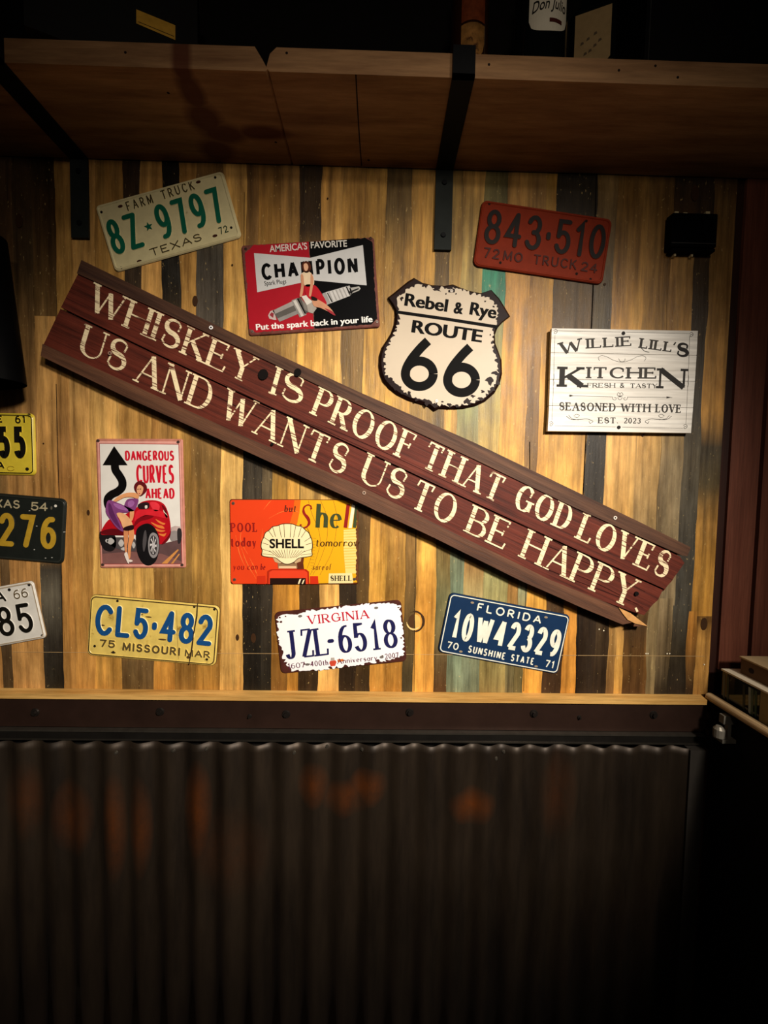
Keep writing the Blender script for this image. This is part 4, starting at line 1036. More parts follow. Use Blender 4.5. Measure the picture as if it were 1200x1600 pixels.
BK2 = mat('1c1f1c', .4, 0, .15, 40, .05)
OYL = mat('b08c28', .5, 0, .15, 80)
bt = plate('black plate with dull yellow characters cut off by the left edge', (0, 630, 4), ((-400, 535), (418, 592), (392, 1002), (-420, 945)), BK2, mat('2a2c28', .4), r=.013)
emboss(bt, 'serial_lettering', [('276', (-8, 890), (352, 915), 212, .16)], OYL, BK2, .0014, gap=.16)
emboss(bt, 'state_lettering', [('XAS', (-30, 650), (126, 660), 54, .17), ('54', (195, 670), (300, 675), 54, .16)], mat('a89c7c', .5), BK2, .0010, gap=.14, bev=.0005)
holes(bt, ((348, 642),), .0030, 'e0dcd0'); holes(bt, ((322, 655),), .0022, '5a5448', .004)
rnd = random.Random(5)
for x, y in ((215, 915), (400, 805), (285, 968), (325, 965), (230, 768), (185, 672)):
    m = MB(); c = bt.L(x, y); m.disc(c, .0012 + .0008 * rnd.random(), 0, bt.t + .0003, mat('d0d0c8', .3, .3), n=7, ry=.001); m.build('paint_chip', bt.root)

WH2 = mat('d8d4cc', .4, 0, .08, 40, .03)
wp_ = plate('white plate with black characters tilted up, lowest at the left edge', (0, 630, 4), ((-600, 1250), (202, 1110), (300, 1468), (-520, 1615)), WH2, mat('a8967c', .5), r=.010, edge=mat('8a7050', .6))
emboss(wp_, 'serial_lettering', [('9', (-100, 1478), (2, 1462), 188, .13), ('85', (10, 1462), (222, 1425), 188, .135)], BKL, WH2, .0014, gap=.13)
emboss(wp_, 'state_lettering', [('A', (-20, 1246), (44, 1236), 66, .2)], BKL, WH2, .001, bev=.0005)
emboss(wp_, 'year_lettering', [('66', (94, 1226), (182, 1210), 60, .12)], mat('5c4c34', .5), WH2, .0011, bev=.0006)
holes(wp_, ((182, 1134), (58, 1166), (265, 1453)), .0036)

# ================================================================== TIN SIGNS
def tin(name, label, crop, corners, base, rim, r=.006, thick=.003):
    it = Item(name, label, 'sign', crop, corners, thick)
    m = MB(); t = it.t
    m.prism(rrect(it.w, it.h, r), 0, t - .001, rim, rrect(it.w - .0015, it.h - .0015, r - .0006))
    m.prism(rrect(it.w - .0015, it.h - .0015, r - .0006), t - .001, t, rim, rrect(it.w - .005, it.h - .005, r - .002), back=False)
    m.build('panel', it.root)
    return it
# --- red and black sign with a spark plug
ch = tin('tin_sign', 'red and black tin sign with a spark plug and white bow-tie banner', (370, 360, 5), ((35, 122), (1072, 42), (1118, 755), (92, 822)), None, mat('6a3c34', .5, 0, .4, 70))
t = ch.t; e = .0002
CR, CB, CW = mat('a41826', .4, 0, .06, 20), mat('08080a', .5, 0, .1, 20, 0, .06), mat('c4c4c4', .4, 0, .04)
m = MB(); m.poly(ch.P(ragged([(62, 178), (130, 112), (562, 88), (606, 770), (150, 800), (95, 770)], 6, 14, 1, 4)), t + e, CR)
m.poly(ch.P(ragged([(562, 88), (1000, 55), (1062, 90), (1078, 400), (1098, 690), (1050, 738), (606, 770)], 6, 14, 1, 5)), t + e, CB); m.build('painted_ground', ch.root)
m = MB(); m.poly(ch.P([(135, 178), (575, 215), (590, 390), (160, 484)]), t + 2 * e, CW); m.poly(ch.P([(575, 215), (985, 115), (1015, 430), (590, 390)]), t + 2 * e, CW); m.build('bow_tie_banner', ch.root)
m = MB(); font_text(m, "AMERICA'S", ch, (258, 172), (552, 150), 52, mat('d0c4bc', .4), t + 3 * e, .02); font_text(m, 'FAVORITE', ch, (580, 142), (862, 128), 50, mat('d0ccc4', .4), t + 3 * e, .02); m.build('heading_lettering', ch.root)
m = MB(); stroke_text(m, 'CHAM', ch, (200, 392), (600, 358), 128, .2, CB, 0, t + 3 * e, gap=.17, rounded=False); stroke_text(m, 'PION', ch, (625, 358), (948, 338), 128, .2, CB, 0, t + 3 * e, gap=.17, rounded=False)
font_text(m, 'Spark Plugs', ch, (218, 432), (388, 415), 34, CB, t + 3 * e, .005); m.build('banner_lettering', ch.root)
m = MB(); font_text(m, 'Put the spark back in your life', ch, (152, 780), (1062, 716), 46, mat('f0eeea', .4), t + 3 * e, .012, 0, .03); m.build('slogan_lettering', ch.root)
m = MB(); G = lambda h: mat(h, .35)
def pp(pts, h, lv): m.poly(ch.P(pts), t + lv * e, G(h))
pp([(245, 665), (262, 632), (290, 622), (310, 700), (290, 700), (255, 690)], 'b8a8a4', 3); pp([(256, 662), (272, 640), (290, 650), (285, 685)], '8a3038', 4)
pp([(280, 628), (432, 555), (450, 585), (296, 655)], '9a9490', 3); pp([(296, 655), (450, 585), (470, 625), (318, 690)], '5c5854', 3); pp([(318, 690), (470, 625), (482, 652), (335, 715)], '8a8684', 3)
pp([(428, 548), (478, 528), (545, 660), (492, 682)], '8c8884', 4); pp([(440, 552), (462, 543), (524, 668), (505, 676)], 'c8c4be', 5); pp([(470, 535), (500, 522), (560, 640), (532, 655)], '54504c', 4)
pp([(505, 516), (560, 505), (590, 560), (548, 585)], 'd4d0c8', 5); pp([(548, 585), (590, 560), (625, 610), (595, 650), (560, 640)], 'a49e96', 5); pp([(500, 530), (548, 585), (560, 640), (530, 620)], '7c7670', 5)
pp([(668, 495), (695, 484), (735, 570), (690, 590)], '9a9896', 3); pp([(695, 484), (850, 440), (885, 512), (735, 570)], 'c4c2c0', 3)
for k in range(6):
    x = 715 + k * 27; y = 478 - k * 8; pp([(x, y), (x + 8, y - 3), (x + 42, y + 78 - k * 2), (x + 34, y + 82 - k * 2)], 'a09e9c', 4)
pp([(850, 442), (880, 432), (905, 488), (880, 512)], 'b0aeac', 4); pp([(880, 452), (955, 438), (968, 456), (955, 472), (890, 498)], 'a8a6a2', 4); pp([(868, 482), (950, 452), (955, 460), (876, 496)], '1a1a1a', 5)
pp([(705, 490), (712, 488), (750, 560), (742, 564)], '2a2826', 5)
m.build('spark_plug_picture', ch.root)
m = MB(); SK = 'c89070'
def ps(pts, h, lv): m.poly(ch.P(smooth(pts, True, 4)), t + lv * e, G(h))
ps([(512, 262), (540, 242), (572, 258), (582, 300), (560, 330), (530, 330), (512, 300)], '4a2418', 6); ps([(524, 268), (548, 262), (560, 290), (548, 318), (530, 312)], 'd8a888', 7)
ps([(505, 345), (535, 325), (575, 330), (600, 370), (600, 430), (540, 440), (520, 400)], 'e0c8a8', 6); ps([(500, 350), (520, 355), (525, 430), (512, 510), (492, 515), (504, 430)], SK, 7); ps([(580, 340), (600, 380), (592, 460), (580, 515), (565, 510), (575, 430)], SK, 7)
ps([(535, 430), (600, 428), (640, 460), (700, 560), (690, 585), (640, 560), (580, 545), (540, 500)], 'b01c28', 6); ps([(590, 522), (630, 540), (690, 575), (740, 620), (770, 668), (740, 650), (660, 610), (600, 590)], SK, 8); ps([(585, 518), (625, 532), (628, 552), (590, 548)], '201410', 9)
ps([(690, 612), (745, 634), (772, 668), (735, 652)], '9a3038', 9)
m.build('seated_figure_picture', ch.root)
screws(ch, ((122, 790), (1095, 715)), .0028, 'a89890'); screws(ch, ((70, 145), (1045, 62)), .0028, '6a5048')

# --- shield
sd = Item('shield_sign', 'cream and black road shield with chipped rim and large number 66', 'sign', (580, 420, 5.217), ((180, 62), (1080, 190), (1040, 1140), (70, 1010)), .008)
t = sd.t
OUT = [(350, 62), (300, 92), (240, 140), (180, 190), (133, 225), (165, 270), (190, 320), (196, 370), (188, 440), (165, 510), (125, 575), (88, 630), (66, 700), (62, 780), (72, 850), (95, 910), (145, 970), (210, 1020), (300, 1065), (390, 1092), (470, 1118), (515, 1157), (560, 1134), (650, 1138), (760, 1132), (860, 1110), (940, 1072), (1010, 1010), (1055, 930), (1074, 850), (1070, 740), (1045, 670), (1018, 600), (1014, 530), (1035, 475), (1080, 425), (1140, 378), (1100, 310), (1050, 230), (985, 160), (900, 188), (800, 168), (725, 140), (670, 115), (600, 128), (500, 122), (420, 102)]
def inset(P, d):
    cx, cy = 590, 640; return [(x + (cx - x) / math.hypot(cx - x, cy - y) * d, y + (cy - y) / math.hypot(cx - x, cy - y) * d) for x, y in P]
DK = mat('1c0c0c', .5, 0, .3, 40, 0, .1)
m = MB(); m.prism(sd.P(OUT), 0, .0015, DK); m.prism(sd.P(OUT), .0015, t, DK, sd.P(inset(OUT, 22)), back=False); m.build('rim', sd.root)
FACE = [(352, 122), (290, 158), (225, 195), (205, 240), (205, 340), (215, 400), (190, 490), (150, 580), (110, 660), (92, 760), (105, 870), (200, 940), (250, 1005), (330, 1055), (430, 1075), (500, 1110), (560, 1128), (700, 1128), (820, 1112), (930, 1060), (1010, 970), (1045, 880), (1040, 760), (1012, 660), (1005, 540), (1022, 465), (1050, 410), (1040, 300), (985, 230), (900, 205), (800, 175), (700, 150), (600, 140), (480, 130), (420, 118)]
SHW = mat('c4b6a2', .4, 0, .05, 12, 0, .12)
m = MB(); m.poly(sd.P(ragged(FACE, 26, 14, 4, 11)), t + .0002, SHW); fc = m.build('enamel_face', sd.root)
rnd = random.Random(21)
def blot(x, y, s, asp=1.0):
    k = sd.k(); c = sd.L(x, y); n = 10
    m.poly([(c[0] + s * k * asp * (.35 + .9 * rnd.random()) * math.cos(q * .628), c[1] + s * k * (.35 + .9 * rnd.random()) * math.sin(q * .628)) for q in range(n)], t + .0003, DK)
for x, y, s, a in ((530, 165, 30, 1.4), (430, 135, 20, 1.5), (655, 180, 22, 1.2), (745, 170, 12, 1), (970, 215, 34, 1), (250, 240, 22, .7), (235, 200, 16, 1.5), (300, 150, 18, 1.5), (145, 910, 28, 1.3), (195, 965, 26, 1), (250, 1000, 24, 1), (310, 1015, 20, .8), (460, 1085, 34, .9), (370, 1070, 14, 1.2), (530, 1110, 20, 1), (640, 1110, 22, 1), (580, 1085, 12, 1), (700, 1120, 16, 1.6), (790, 1085, 30, 1.1), (830, 1040, 16, 1.3), (910, 1000, 16, 1.4), (970, 915, 34, 1.1), (1010, 850, 18, 2), (1015, 745, 12, 1.2), (985, 600, 18, .6), (970, 540, 12, .8), (990, 640, 14, .5), (205, 500, 9, 1), (150, 590, 10, 1.4), (105, 720, 12, 1), (115, 780, 8, 1), (1035, 930, 20, 1), (860, 210, 8, 1.5), (930, 265, 8, 1.5), (1000, 310, 10, 1.3), (1040, 380, 14, 1), (610, 205, 8, 1), (690, 205, 10, 1), (990, 980, 18, 1.5), (890, 1060, 20, 1.5)):
    m = MB(); blot(x, y, s, a)
    m.build('chipped_spot', sd.root)
BLK = mat('060505', .6, 0, .1, 20, 0, .06)
m = MB(); m.ribbon(sd.P([(205, 352), (600, 408), (1030, 475)]), 26 * sd.k(), 0, t + .0004, BLK); m.build('dividing_bar', sd.root)
m = MB(); font_text(m, 'Rebel', sd, (268, 300), (618, 352), 100, BLK, t + .0004, .012, .0, .045); font_text(m, '&', sd, (668, 362), (745, 372), 92, BLK, t + .0004, .012, .0, .045); font_text(m, 'Rye', sd, (798, 372), (1015, 408), 100, BLK, t + .0004, .012, .0, .045)
font_text(m, 'ROUTE', sd, (325, 518), (900, 602), 100, BLK, t + .0004, .015, .0, .05); m.build('heading_lettering', sd.root)
m = MB(); k = sd.k()
for dx, dy in ((0, 0), (344, 50)):
    m.ribbon(sd.P(arc(392 + dx, 856 + dy, 114, 104, 0, 360, 40)), 74 * k, 0, t + .0004, BLK)
    m.ribbon(sd.P(smooth([(463 + dx, 588 + dy), (400 + dx, 650 + dy), (330 + dx, 735 + dy), (288 + dx, 810 + dy), (279 + dx, 870 + dy)], n=6)), 74 * k, 0, t + .0004, BLK)
m.build('number_lettering', sd.root)
screws(sd, ((655, 182), (533, 1078)), .0035, 'a8a098')

# --- white plank kitchen sign
wl = Item('plank_sign', 'white kitchen sign made of four planks with dark lettering', 'sign', (840, 490, 4.444), ((100, 99), (1112, 117), (1065, 831), (70, 817)), .013)
t = wl.t; WP = wood('ece6dc', 'fbf8f2', 'x', .6, .5, .05, spec=.2); ed = mat('14110e', .8)
rows = [((98, 100), (1113, 118)), ((92, 271), (1104, 290)), ((86, 456), (1092, 471)), ((80, 638), (1079, 654)), ((70, 817), (1065, 831))]
for k in range(4):
    (a, b), (c, d) = rows[k], rows[k + 1]
    g = 2.0
    q = [(c[0], c[1] - g), (d[0], d[1] - g), (b[0], b[1] + g), (a[0], a[1] + g)]
    m = MB(); m.prism(wl.P(q), .003, t, WP, None, WP); m.build('plank', wl.root)
m = MB(); m.prism(wl.P([(74, 814), (1062, 828), (1108, 121), (102, 103)]), 0, .0029, ed); m.build('backing', wl.root)
INK, INK2 = mat('2c2a29', .7, 0, .15, 40, 0, .2), mat('3e3b38', .7, 0, .15, 41, 0, .2)
z = t + .0002
m = MB(); kw = dict(serif=True, thin=.42)
stroke_text(m, 'W', wl, (162, 290), (318, 256), 86, .26, INK2, 0, z, **kw); stroke_text(m, 'ILLIE', wl, (338, 243), (655, 224), 66, .26, INK2, 0, z, gap=.2, **kw)
stroke_text(m, 'LILL', wl, (705, 238), (930, 268), 66, .26, INK2, 0, z, gap=.16, **kw); stroke_text(m, "'", wl, (935, 268), (952, 270), 70, .14, INK2, 0, z); stroke_text(m, 'S', wl, (955, 292), (1045, 306), 92, .26, INK, 0, z, **kw)
m.ribbon(wl.P(smooth([(720, 240), (745, 262), (775, 268)], n=4)), .0012, 0, z, INK2)
stroke_text(m, 'K', wl, (148, 508), (328, 512), 136, .28, INK, 0, z, **kw); stroke_text(m, 'ITCHE', wl, (340, 449), (828, 452), 76, .27, INK2, 0, z, gap=.2, **kw); stroke_text(m, 'N', wl, (830, 518), (1030, 522), 134, .26, INK, 0, z, **kw)
stroke_text(m, 'FRESH', wl, (345, 513), (538, 514), 30, .2, INK2, 0, z, gap=.2, **kw); stroke_text(m, '&', wl, (570, 516), (602, 516), 34, .14, INK2, 0, z); stroke_text(m, 'TASTY', wl, (642, 516), (830, 518), 30, .2, INK2, 0, z, gap=.16, **kw)
m.build('heading_lettering', wl.root)
m = MB(); stroke_text(m, 'SEASONED', wl, (148, 672), (540, 680), 56, .2, INK2, 0, z, gap=.14, **kw); stroke_text(m, 'WITH', wl, (578, 682), (782, 685), 56, .2, INK2, 0, z, gap=.16, **kw); stroke_text(m, 'LOVE', wl, (818, 686), (996, 690), 56, .2, INK2, 0, z, gap=.12, **kw)
stroke_text(m, 'EST.', wl, (420, 762), (558, 762), 40, .22, INK2, 0, z, gap=.16, **kw); stroke_text(m, '2023', wl, (598, 762), (715, 764), 38, .18, INK2, 0, z, gap=.16, serif=True, thin=.5)
m.build('slogan_lettering', wl.root)
m = MB(); lw = .0008
def fl2(pts, wd=lw): m.ribbon(wl.P(smooth(pts, n=6)), wd, 0, z, INK2)
fl2([(430, 328), (422, 305), (445, 292), (480, 300), (530, 325), (585, 336), (640, 325), (690, 300), (730, 292), (752, 308), (740, 330)]); fl2([(562, 312), (572, 330), (588, 334), (604, 328), (608, 312)])
fl2([(215, 570), (370, 574), (520, 578)]); fl2([(625, 580), (780, 581), (935, 583)])
m.poly(wl.P([(222, 562), (252, 570), (222, 579)]), z, INK2); m.poly(wl.P([(895, 575), (930, 582), (895, 590)]), z, INK2)
for sx in (-1, 1): fl2([(572 + sx * 52, 578), (572 + sx * 48, 596), (572 + sx * 32, 600), (572 + sx * 26, 586), (572 + sx * 40, 582)]); fl2([(572, 600), (572 + sx * 14, 588), (572 + sx * 8, 570), (572, 578)]); fl2([(572, 578), (572 + sx * 20, 564), (572 + sx * 10, 548), (572, 562)])
m.disc(wl.L(572, 575), .002, 0, z, INK2, n=8)
for s, cx in ((1, 295), (-1, 835)):
    fl2([(cx - s * 95, 712), (cx - s * 60, 735), (cx, 735), (cx + s * 50, 732), (cx + s * 88, 748), (cx + s * 70, 762), (cx + s * 62, 748)], .0010); fl2([(cx - s * 80, 705), (cx - s * 55, 730), (cx - s * 10, 738)]); fl2([(cx - s * 45, 712), (cx - s * 25, 698), (cx - s * 5, 708), (cx - s * 20, 722), (cx - s * 40, 716)])
m.build('flourishes', wl.root)
m = MB()
for pts in ([(135, 119), (575, 129)], [(615, 130), (1050, 138)], [(120, 150), (112, 420)], [(110, 500), (100, 740)], [(1056, 160), (1046, 430)], [(1042, 510), (1030, 765)], [(118, 778), (540, 787)], [(588, 788), (1010, 797)]):
    m.ribbon(wl.P(pts), .0006, 0, z, INK2)
for cx, cy in ((125, 125), (1068, 146), (95, 765), (1026, 785)):
    m.ribbon(wl.P(smooth([(cx - 14, cy - 6), (cx, cy - 16), (cx + 12, cy - 4), (cx + 4, cy + 12), (cx - 10, cy + 12), (cx - 4, cy - 2), (cx + 6, cy + 2)], n=4)), .0009, 0, z, INK2)
for pts in ([(112, 420), (114, 440), (110, 460), (112, 480), (110, 500)], [(1046, 430), (1048, 450), (1044, 470), (1046, 490), (1042, 510)]): m.ribbon(wl.P(pts), .0012, 0, z, INK2)
m.build('printed_border', wl.root)
for x, y in ((595, 137), (563, 790)):
    b = MB(); b.disc(wl.L(x, y), .0042, t, t + .0008, mat('0c0b0a', .6), n=14); b.build('screw', wl.root)

# --- pin-up hot rod sign
dg = tin('tin_sign', 'white tin sign with red warning words, curved black arrow and red hot rod', (130, 670, 6.667), ((122, 100), (1035, 104), (1068, 1452), (178, 1452)), None, mat('b87868', .4, 0, .2, 50, dirt='8a4a3a', dirt_amt=.62), .005)
t = dg.t; e = .0002
m = MB()
def q_(pts, h, lv, sm=True, rough=.4): m.poly(dg.P(smooth(pts, True, 4) if sm else pts), t + lv * e, mat(h, rough))
m.poly(dg.P([(150, 128), (1015, 132), (1048, 1430), (195, 1430)]), t + e, mat('d89c90', .45, 0, .15, 50)); m.poly(dg.P([(168, 150), (1000, 158), (1034, 1410), (200, 1412)]), t + 2 * e, mat('9a3434', .4)); m.poly(dg.P([(174, 157), (994, 165), (1028, 1403), (206, 1405)]), t + 3 * e, mat('dcd8d2', .4, 0, .06, 25))
m.build('painted_ground', dg.root)
m = MB(); q_([(190, 1130), (300, 1160), (600, 1190), (850, 1190), (1022, 1150), (1028, 1403), (206, 1405)], '5c4444', 4, False); q_([(206, 1300), (500, 1280), (820, 1300), (1025, 1380), (1028, 1403), (206, 1405)], '7c5450', 5, False); q_([(985, 1255), (1000, 1260), (880, 1403), (820, 1403)], 'c88848', 6, False); q_([(1000, 1300), (1010, 1305), (940, 1403), (915, 1403)], 'c88848', 6, False); q_([(905, 1030), (960, 1010), (1022, 1020), (1022, 1100), (900, 1110)], 'b8a4a0', 4, False)
m.build('road_picture', dg.root)
m = MB(); q_([(325, 180), (466, 380), (205, 380)], '0c0a0a', 5, False); m.ribbon(dg.P(smooth([(332, 370), (340, 430), (380, 490), (410, 550), (405, 610), (360, 655), (300, 685), (262, 725), (258, 775), (275, 820)], n=6)), 84 * dg.k(), 0, t + 5 * e, mat('0c0a0a', .4)); m.build('arrow_picture', dg.root)
m = MB(); RD = mat('c4182c', .4)
for q, a, b, c in (('DANGEROUS', (440, 333), (950, 333), 106), ('CURVES', (558, 571), (950, 571), 198), ('AHEAD', (650, 730), (956, 730), 115)):
    stroke_text(m, q, dg, a, b, c, .18 if c < 150 else .118, RD, 0, t + 5 * e, True, gap=.045 if c < 150 else .03, thin=.8 if c < 150 else .9, plain=True)
m.build('warning_lettering', dg.root)
m = MB()
q_([(175, 1080), (230, 1060), (330, 1100), (345, 1220), (300, 1275), (225, 1260), (182, 1180)], '1c181a', 6); q_([(250, 1140), (440, 1130), (545, 1150), (550, 1260), (440, 1270), (300, 1220)], '4c4648', 6)
for x, y, w_, h in ((290, 1170, 40, 35), (400, 1190, 30, 40), (430, 1250, 35, 18), (530, 1210, 18, 35), (250, 1165, 16, 20)): q_([(x - w_, y), (x, y - h), (x + w_, y), (x, y + h)], 'b4b0ae', 7)
q_([(195, 1060), (240, 980), (300, 930), (420, 900), (560, 820), (600, 770), (680, 745), (780, 750), (850, 790), (888, 870), (905, 940), (915, 1040), (890, 1150), (820, 1200), (700, 1180), (540, 1100), (420, 1110), (270, 1105), (195, 1100)], 'b0121e', 8)
q_([(200, 1065), (300, 1040), (440, 1060), (430, 1105), (290, 1105), (200, 1095)], '5c0c14', 9); q_([(560, 860), (640, 840), (800, 850), (880, 905), (860, 930), (700, 900), (580, 930), (540, 960)], 'd02430', 9); q_([(525, 1030), (560, 950), (650, 900), (740, 910), (690, 940), (600, 965)], '780c16', 9)
q_([(575, 790), (640, 765), (690, 775), (685, 830), (590, 835)], '28181c', 9); q_([(650, 800), (672, 798), (672, 826), (650, 828)], 'd8d0c8', 10); q_([(838, 850), (860, 860), (885, 920), (865, 920)], 'e0d0c0', 9); q_([(700, 770), (760, 765), (800, 800), (790, 850), (740, 850)], 'd83440', 9); q_([(820, 790), (868, 830), (880, 890), (850, 860)], '6c0c14', 9)
for pts in ([(710, 970), (780, 1000), (830, 1010), (850, 1040), (790, 1030), (740, 1000)], [(740, 1030), (800, 1050), (860, 1060), (820, 1075), (770, 1060)], [(760, 940), (830, 975), (860, 985), (840, 1000), (790, 975)], [(790, 1090), (840, 1095), (870, 1085), (850, 1120), (810, 1110)]): q_(pts, 'd87838', 10)
q_([(820, 1200), (900, 1100), (920, 1040), (910, 1120), (870, 1180)], '6c0c14', 9); q_([(900, 1090), (950, 1060), (1000, 1080), (990, 1150), (920, 1165)], '8c8484', 7); q_([(985, 1050), (1020, 1040), (1032, 1100), (1020, 1180), (990, 1185)], '2a2628', 8)
q_([(600, 1010), (680, 985), (750, 1030), (795, 1130), (795, 1270), (760, 1380), (690, 1420), (620, 1390), (570, 1290), (555, 1150), (560, 1060)], '141214', 11); q_([(640, 1080), (660, 1060), (668, 1160), (640, 1280), (625, 1200)], '4c484a', 12)
q_([(735, 1080), (780, 1110), (795, 1200), (780, 1310), (735, 1345), (695, 1300), (682, 1200), (700, 1110)], '8a8688', 12); q_([(735, 1110), (768, 1140), (778, 1210), (765, 1290), (735, 1315), (705, 1280), (698, 1200), (710, 1130)], '3a3638', 13)
for k in range(8):
    a = k * math.pi / 4; q_([(738 + 8 * math.cos(a + 1.5), 1212 + 12 * math.sin(a + 1.5)), (738 + 34 * math.cos(a - .12), 1212 + 92 * math.sin(a - .12)), (738 + 34 * math.cos(a + .18), 1212 + 92 * math.sin(a + .18))], 'd8d4d4', 14, False)
q_([(725, 1190), (752, 1190), (755, 1235), (728, 1240)], 'b8b4b6', 15)
m.build('hot_rod_picture', dg.root)
m = MB(); SK = 'd89868'; PU = '7c4078'
q_([(545, 580), (580, 548), (630, 552), (668, 590), (672, 640), (640, 680), (600, 700), (560, 660), (540, 620)], '5c1418', 16); q_([(575, 600), (600, 585), (635, 610), (628, 660), (602, 695), (580, 680), (566, 640)], 'e0a47c', 17); q_([(600, 625), (612, 622), (612, 630), (600, 632)], '2a1412', 18); q_([(590, 672), (602, 670), (600, 680), (590, 680)], 'a82430', 18); q_([(575, 628), (585, 624), (586, 631), (576, 634)], '2a1412', 18)
q_([(555, 668), (460, 668), (380, 700), (330, 740), (320, 762), (360, 755), (440, 715), (520, 712), (575, 730), (590, 700)], SK, 16); q_([(440, 790), (470, 735), (540, 725), (585, 735), (575, 790), (545, 850), (490, 860), (450, 830)], PU, 17); q_([(480, 760), (520, 745), (545, 770), (520, 810), (480, 805)], '9c60a0', 18)
q_([(300, 745), (260, 760), (245, 860), (290, 940), (350, 1020), (400, 1060), (430, 1060), (390, 960), (360, 880), (470, 870), (520, 840), (440, 800), (370, 770)], PU, 17); q_([(275, 780), (300, 790), (330, 870), (380, 980), (400, 1040), (330, 970), (280, 880)], '582858', 18); q_([(330, 775), (420, 800), (480, 850), (400, 840), (345, 810)], '9c60a0', 18)
q_([(500, 850), (535, 845), (540, 880), (525, 945), (500, 965), (495, 910)], SK, 17); q_([(360, 880), (430, 880), (500, 940), (530, 1010), (530, 1040), (440, 1045), (400, 960)], 'e0a878', 18); q_([(440, 1025), (530, 1000), (535, 1045), (480, 1060), (436, 1055)], '241014', 20)
q_([(435, 1055), (475, 1060), (480, 1150), (468, 1230), (470, 1300), (450, 1290), (440, 1200)], 'c88458', 19); q_([(485, 1050), (535, 1045), (540, 1130), (512, 1220), (500, 1340), (480, 1340), (478, 1220), (488, 1130)], 'd8905c', 19); q_([(440, 1300), (470, 1285), (490, 1380), (480, 1400), (455, 1350)], 'dcd0c8', 20); q_([(490, 1360), (520, 1365), (525, 1378), (495, 1385)], 'dcd0c8', 20)
m.build('figure_picture', dg.root)
screws(dg, ((155, 125), (990, 138), (1030, 1418), (205, 1415)), .0030, '7a6058')

# --- orange and yellow petrol sign
sg = tin('tin_sign', 'orange and yellow tin sign with a cream scallop shell, under the slanted board', (340, 760, 5), ((92, 100), (1100, 102), (1098, 766), (98, 766)), None, mat('5c2a14', .5, 0, .3, 60), .006)
t = sg.t; e = .00018
m = MB()
def g_(pts, h, lv, sm=False): m.poly(sg.P(smooth(pts, True, 4) if sm else pts), t + lv * e, mat(h, .3, 0, .04, 15))
OR = 'd8401c'
g_([(98, 120), (112, 106), (640, 106), (610, 300), (560, 560), (700, 760), (120, 760), (104, 740)], OR, 1); g_([(632, 106), (1085, 110), (1096, 125), (1092, 750), (690, 760), (670, 600), (690, 450), (650, 350), (560, 300)], 'e0a41c', 2); g_([(600, 106), (650, 106), (640, 200), (620, 300), (560, 300), (590, 200)], 'd8641c', 3)
g_([(985, 340), (1092, 330), (1094, 600), (1085, 680), (1000, 680), (985, 500)], 'e8cc78', 3); g_([(870, 680), (1050, 676), (1060, 755), (866, 757)], 'e8d49a', 4)
for k in range(14): g_([(985, 350 + k * 22), (1090, 346 + k * 22), (1090, 350 + k * 22), (985, 354 + k * 22)], 'd8a838', 4)
for k in range(12): g_([(700 + k * 3, 400 + k * 24), (770 - k * 2, 404 + k * 24), (770 - k * 2, 407 + k * 24), (700 + k * 3, 403 + k * 24)], 'b88420', 4)
m.build('painted_ground', sg.root)
CV = mat('8a5a20', .4); CO = mat('e87838', .4)
for pts in ([(710, 110), (740, 220), (790, 340), (800, 450), (760, 600), (725, 690)], [(805, 110), (850, 220), (860, 320), (850, 430), (800, 580), (745, 690)], [(905, 110), (930, 230), (920, 400), (880, 540), (800, 690)], [(700, 330), (740, 420), (740, 520), (700, 640)], [(690, 310), (720, 380), (690, 560)]): m = MB(); m.ribbon(sg.P(smooth(pts)), .0006, 0, t + 4 * e, CV); m.build('curved_line', sg.root)
for pts in ([(190, 330), (180, 420), (235, 530)], [(140, 380), (170, 520), (220, 640)], [(250, 560), (290, 640), (310, 700)], [(350, 330), (345, 450), (350, 560)], [(185, 480), (230, 600), (300, 720)], [(360, 180), (400, 130), (420, 110)], [(400, 250), (500, 200), (600, 190), (680, 230)]): m = MB(); m.ribbon(sg.P(smooth(pts)), [.0004, .0012, .0004], 0, t + 4 * e, CO); m.build('curved_line', sg.root)
m = MB()
g_([(390, 660), (420, 645), (690, 645), (715, 665), (718, 762), (386, 762)], 'a82814', 6); g_([(405, 668), (430, 655), (680, 655), (702, 672), (705, 762), (400, 762)], 'd84024', 7); g_([(410, 715), (690, 715), (690, 762), (410, 762)], '241410', 8); g_([(312, 700), (375, 696), (378, 762), (308, 762)], 'c43018', 6); g_([(722, 700), (785, 700), (790, 762), (722, 762)], 'c43018', 6); g_([(640, 725), (655, 720), (640, 760), (628, 760)], 'e8d8b0', 9); g_([(670, 730), (682, 725), (668, 760), (658, 760)], 'e8d8b0', 9)
g_([(470, 600), (620, 600), (625, 640), (475, 640)], '8a6a4c', 6); g_([(480, 622), (615, 622), (618, 640), (478, 640)], 'd8b890', 7); g_([(432, 555), (490, 560), (500, 605), (450, 590)], 'c0a078', 6); g_([(610, 560), (655, 555), (650, 585), (600, 605)], 'c0a078', 6)
m.build('fuel_pump_picture', sg.root)
SHL = [(545, 610), (500, 595), (455, 560), (400, 553), (345, 540), (348, 500), (338, 470), (345, 425), (360, 395), (372, 360), (402, 340), (430, 312), (468, 305), (500, 292), (545, 288), (590, 292), (622, 305), (660, 312), (690, 340), (715, 360), (730, 395), (742, 425), (745, 470), (738, 505), (742, 540), (690, 553), (635, 562), (595, 595)]
m = MB(); m.poly(sg.P(smooth(SHL, True, 3)), t + 8 * e, mat('2a1c10', .4)); m.poly(sg.P(smooth([(545 + (x - 545) * .97, 450 + (y - 450) * .965) for x, y in SHL], True, 3)), t + 9 * e, mat('ecdcae', .35, 0, .04, 15))
LN = mat('4a3420', .4)
